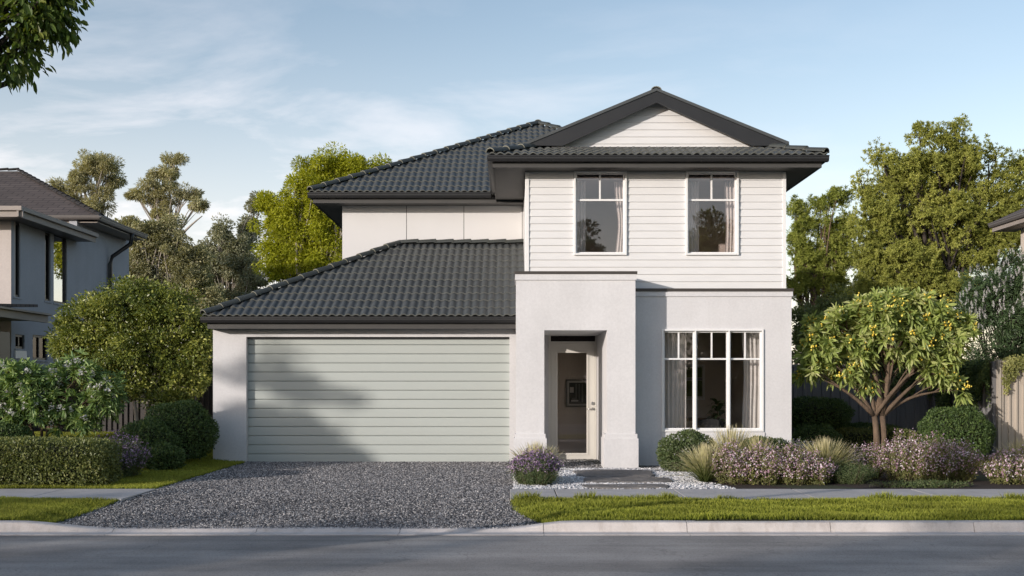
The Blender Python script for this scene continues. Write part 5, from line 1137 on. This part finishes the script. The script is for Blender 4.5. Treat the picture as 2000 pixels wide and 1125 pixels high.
tussock('upright feather grass tuft behind the left pink flowers', (gx(1428,16.3),16.3,0), 800, .98, .7, 82)
tussock('small feather grass tuft in the middle behind the pink flowers', (gx(1480,16.2),16.2,0), 520, .82, .8, 83)
tussock('pale plumed feather grass tuft right of the left pink flowers', (gx(1612,15.8),15.8,0), 1200, .78, 1.1, 84)
tussock('feather grass tuft behind the purple flowers at the left pillar', (gx(1047,15.75),15.75,0), 1100, .70, 1.0, 85)
tussock('feather grass tuft at the far right beside the beige fence', (gx(1992,16.4),16.4,0), 500, .72, .9, 86)

# ---- ivy over the right fences
def ivy(label, p0, p1, off, zt, drop, n, m, seed, lo=.2):
    global rng
    keep = rng; rng = np.random.default_rng(seed); p0 = np.array(p0+(0,), float); p1 = np.array(p1+(0,), float); Ln = np.linalg.norm(p1-p0); d = (p1-p0)/Ln; nr = np.array([d[1],-d[0],0])
    t_ = thing('ivy', label, 'climbing plant', tuple(p0+np.array([0,0,zt])))
    u = rng.uniform(0,1,n)*Ln; prof = drop*(lo+(1-lo)*np.clip(.5+.5*np.sin(u*5.1+seed)+.35*np.sin(u*13+seed*2)+.2*np.sin(u*31),0,1.2)); v = rng.uniform(0,1,n)**1.15*prof
    pos = p0+d*u[:,None]+nr*(off+rng.uniform(0,.09,n)*(1-.4*v/drop))[:,None]; pos[:,2] = zt+.07+rng.normal(0,.03,n)-v
    k = v < .06; pos[k] -= nr*rng.uniform(0,.16,(k.sum(),1))
    lv = Leaves(); dd = unit(nr*.5+np.array([0,0,-.6])+rand_dirs(n)*.7); lv.add(pos, dd, rng.uniform(.03,.06,n), rng.uniform(.025,.045,n), face=np.repeat(nr[None],n,0), rv=np.clip(.5*rng.uniform(0,1,n)+.5*(.5+.5*np.sin(u*9+v*11)),0,1)); lv.build('foliage', m, t_)
    mb = MB(); r = random.Random(seed)
    for i in range(26):
        q = p0+d*r.uniform(0,Ln)+nr*(off+.01); mb.tube([(q[0],q[1],zt+.05),(q[0]+r.uniform(-.04,.04),q[1],zt-.2*drop),(q[0]+r.uniform(-.06,.06),q[1],zt-.5*drop)], [.005,.004,.002], 4, cap=False)
    mb.build('vine', M['bark'], t_); rng = keep
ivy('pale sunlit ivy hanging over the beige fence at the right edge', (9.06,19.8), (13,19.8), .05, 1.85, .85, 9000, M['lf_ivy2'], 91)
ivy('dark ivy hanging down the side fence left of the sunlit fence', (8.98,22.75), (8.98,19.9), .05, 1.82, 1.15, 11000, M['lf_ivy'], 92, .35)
ivy('dark ivy creeping over the grey fence top behind the loquat', (7.7,22.85), (8.9,22.85), .05, 1.82, .7, 3500, M['lf_ivy'], 93)

# ---- street tree whose branch hangs into the top left corner
def up(px, py, Y): return P(px, py, Y)
tree('street_tree', 'leafy street tree branch hanging into the top left corner', 'tree', (-6.3, 7.0, 0),
     px_blobs(6.0, [(40,40,80,50),(100,40,56,36),(20,110,70,46),(100,112,40,18),(-120,60,130,110),(60,-60,130,70),(-100,-150,260,150),(-260,60,150,140)], .9), 420, 46, .13, .058, .027, M['lf_street'], M['bark_dark'], .09, seed=24, fork=.62, grav=.7, lng=True, droop=.12, shell=.2, twig=.8)
# ---- trees across the road: they shade the street and show in the upper windows
G4 = 'trees across the road'
def far_tree(label, x, y, h, w, seed, m='lf_dark', n=90, nl=110):
    r = random.Random(seed); bl = []
    for i in range(7): bl.append((np.array((x+r.uniform(-.55,.55)*w, y+r.uniform(-.5,.5)*w, h*r.uniform(.48,.80))), np.array((w*r.uniform(.35,.55), w*r.uniform(.35,.55), h*r.uniform(.13,.20)))))
    bl.append((np.array((x,y,h*.84)), np.array((w*.35,w*.35,h*.15))))
    tree('street_tree', label, 'tree', (x,y,0), bl, n, nl, w*.22, .22, .11, M[m], M['bark'], .16, seed=seed, fork=.45, group=G4, shell=.2, twig=.3)
far = [(-38.5,-11.0,8.6,2.6),(-36.0,-14,8.6,2.4),(-44,-12,9.6,3.0),(-31.0,-12,7.2,2.6),(-26.0,-11,6.7,2.4),(-21.5,-13,7.3,2.6),(-17.0,-12,6.6,2.4),(-12,-12.5,7.0,2.6),(-50,-11,9.8,3),(3.2,-12,9.0,2.4),(9.5,-13,10.2,2.8),(12.5,-11,8.5,2.4),(-4,-14,8.2,2.6)]
for i, (x, y, h, w) in enumerate(far): far_tree('leafy tree across the road, mirrored in the house windows', x, y, h, w, 200+i, ('lf_dark','lf_mid','lf_hedge')[i%3])
for i, (x, y, h, w) in enumerate([(-1.5,-8.5,3.6,2.2),(2.2,-9,4.6,2.4),(5.6,-8.5,3.8,2.2),(8.8,-9.2,5.0,2.6),(12.2,-8.8,4.2,2.4)]):
    tree('tall_shrub', 'bushy shrub across the road, mirrored in the lower glass', 'shrub', (x,y,0), [(np.array((x,y,h*.36)), np.array((w*.6,w*.5,h*.36))),(np.array((x+.5,y,h*.66)), np.array((w*.45,w*.45,h*.32)))], 90, 90, .55, .22, .12, M['lf_hedge'], M['bark'], .07, seed=320+i, fork=.4, group='shrubs across the road', shell=.2, twig=.2)
# the tree whose shadow leans across the garage door and the foot of the garage wall
def door_shade(px, py, rx, rz, dy=0.0):                # point of the door plane carried back towards the sun to the far verge
    x, z = PX(px, 19.55), PZ(py, 19.55); y = 1.0+dy; t = 19.55-y; k = 19.55/F
    return (np.array((x-t*math.tan(SUN_AZ), y, z+t*math.tan(SUN_EL)/math.cos(SUN_AZ))), np.array((rx*k, .9, rz*k)))
tree('street_tree', 'bushy tree on the far verge that shades the garage door', 'tree', (-24.8, 1.0, 0),
     [door_shade(*q) for q in ((520,880,75,40),(600,884,60,34),(660,898,36,22),(440,862,70,34),(560,826,40,26),(545,740,20,26,.3),(620,765,16,18,-.3),(585,705,12,12),(380,880,80,60),(560,960,130,60),(640,1010,120,60),(440,1000,120,90))],
     330, 60, .24, .16, .085, M['lf_dark'], M['bark'], .14, seed=301, fork=.5, group=G4, shell=.1, twig=.3)
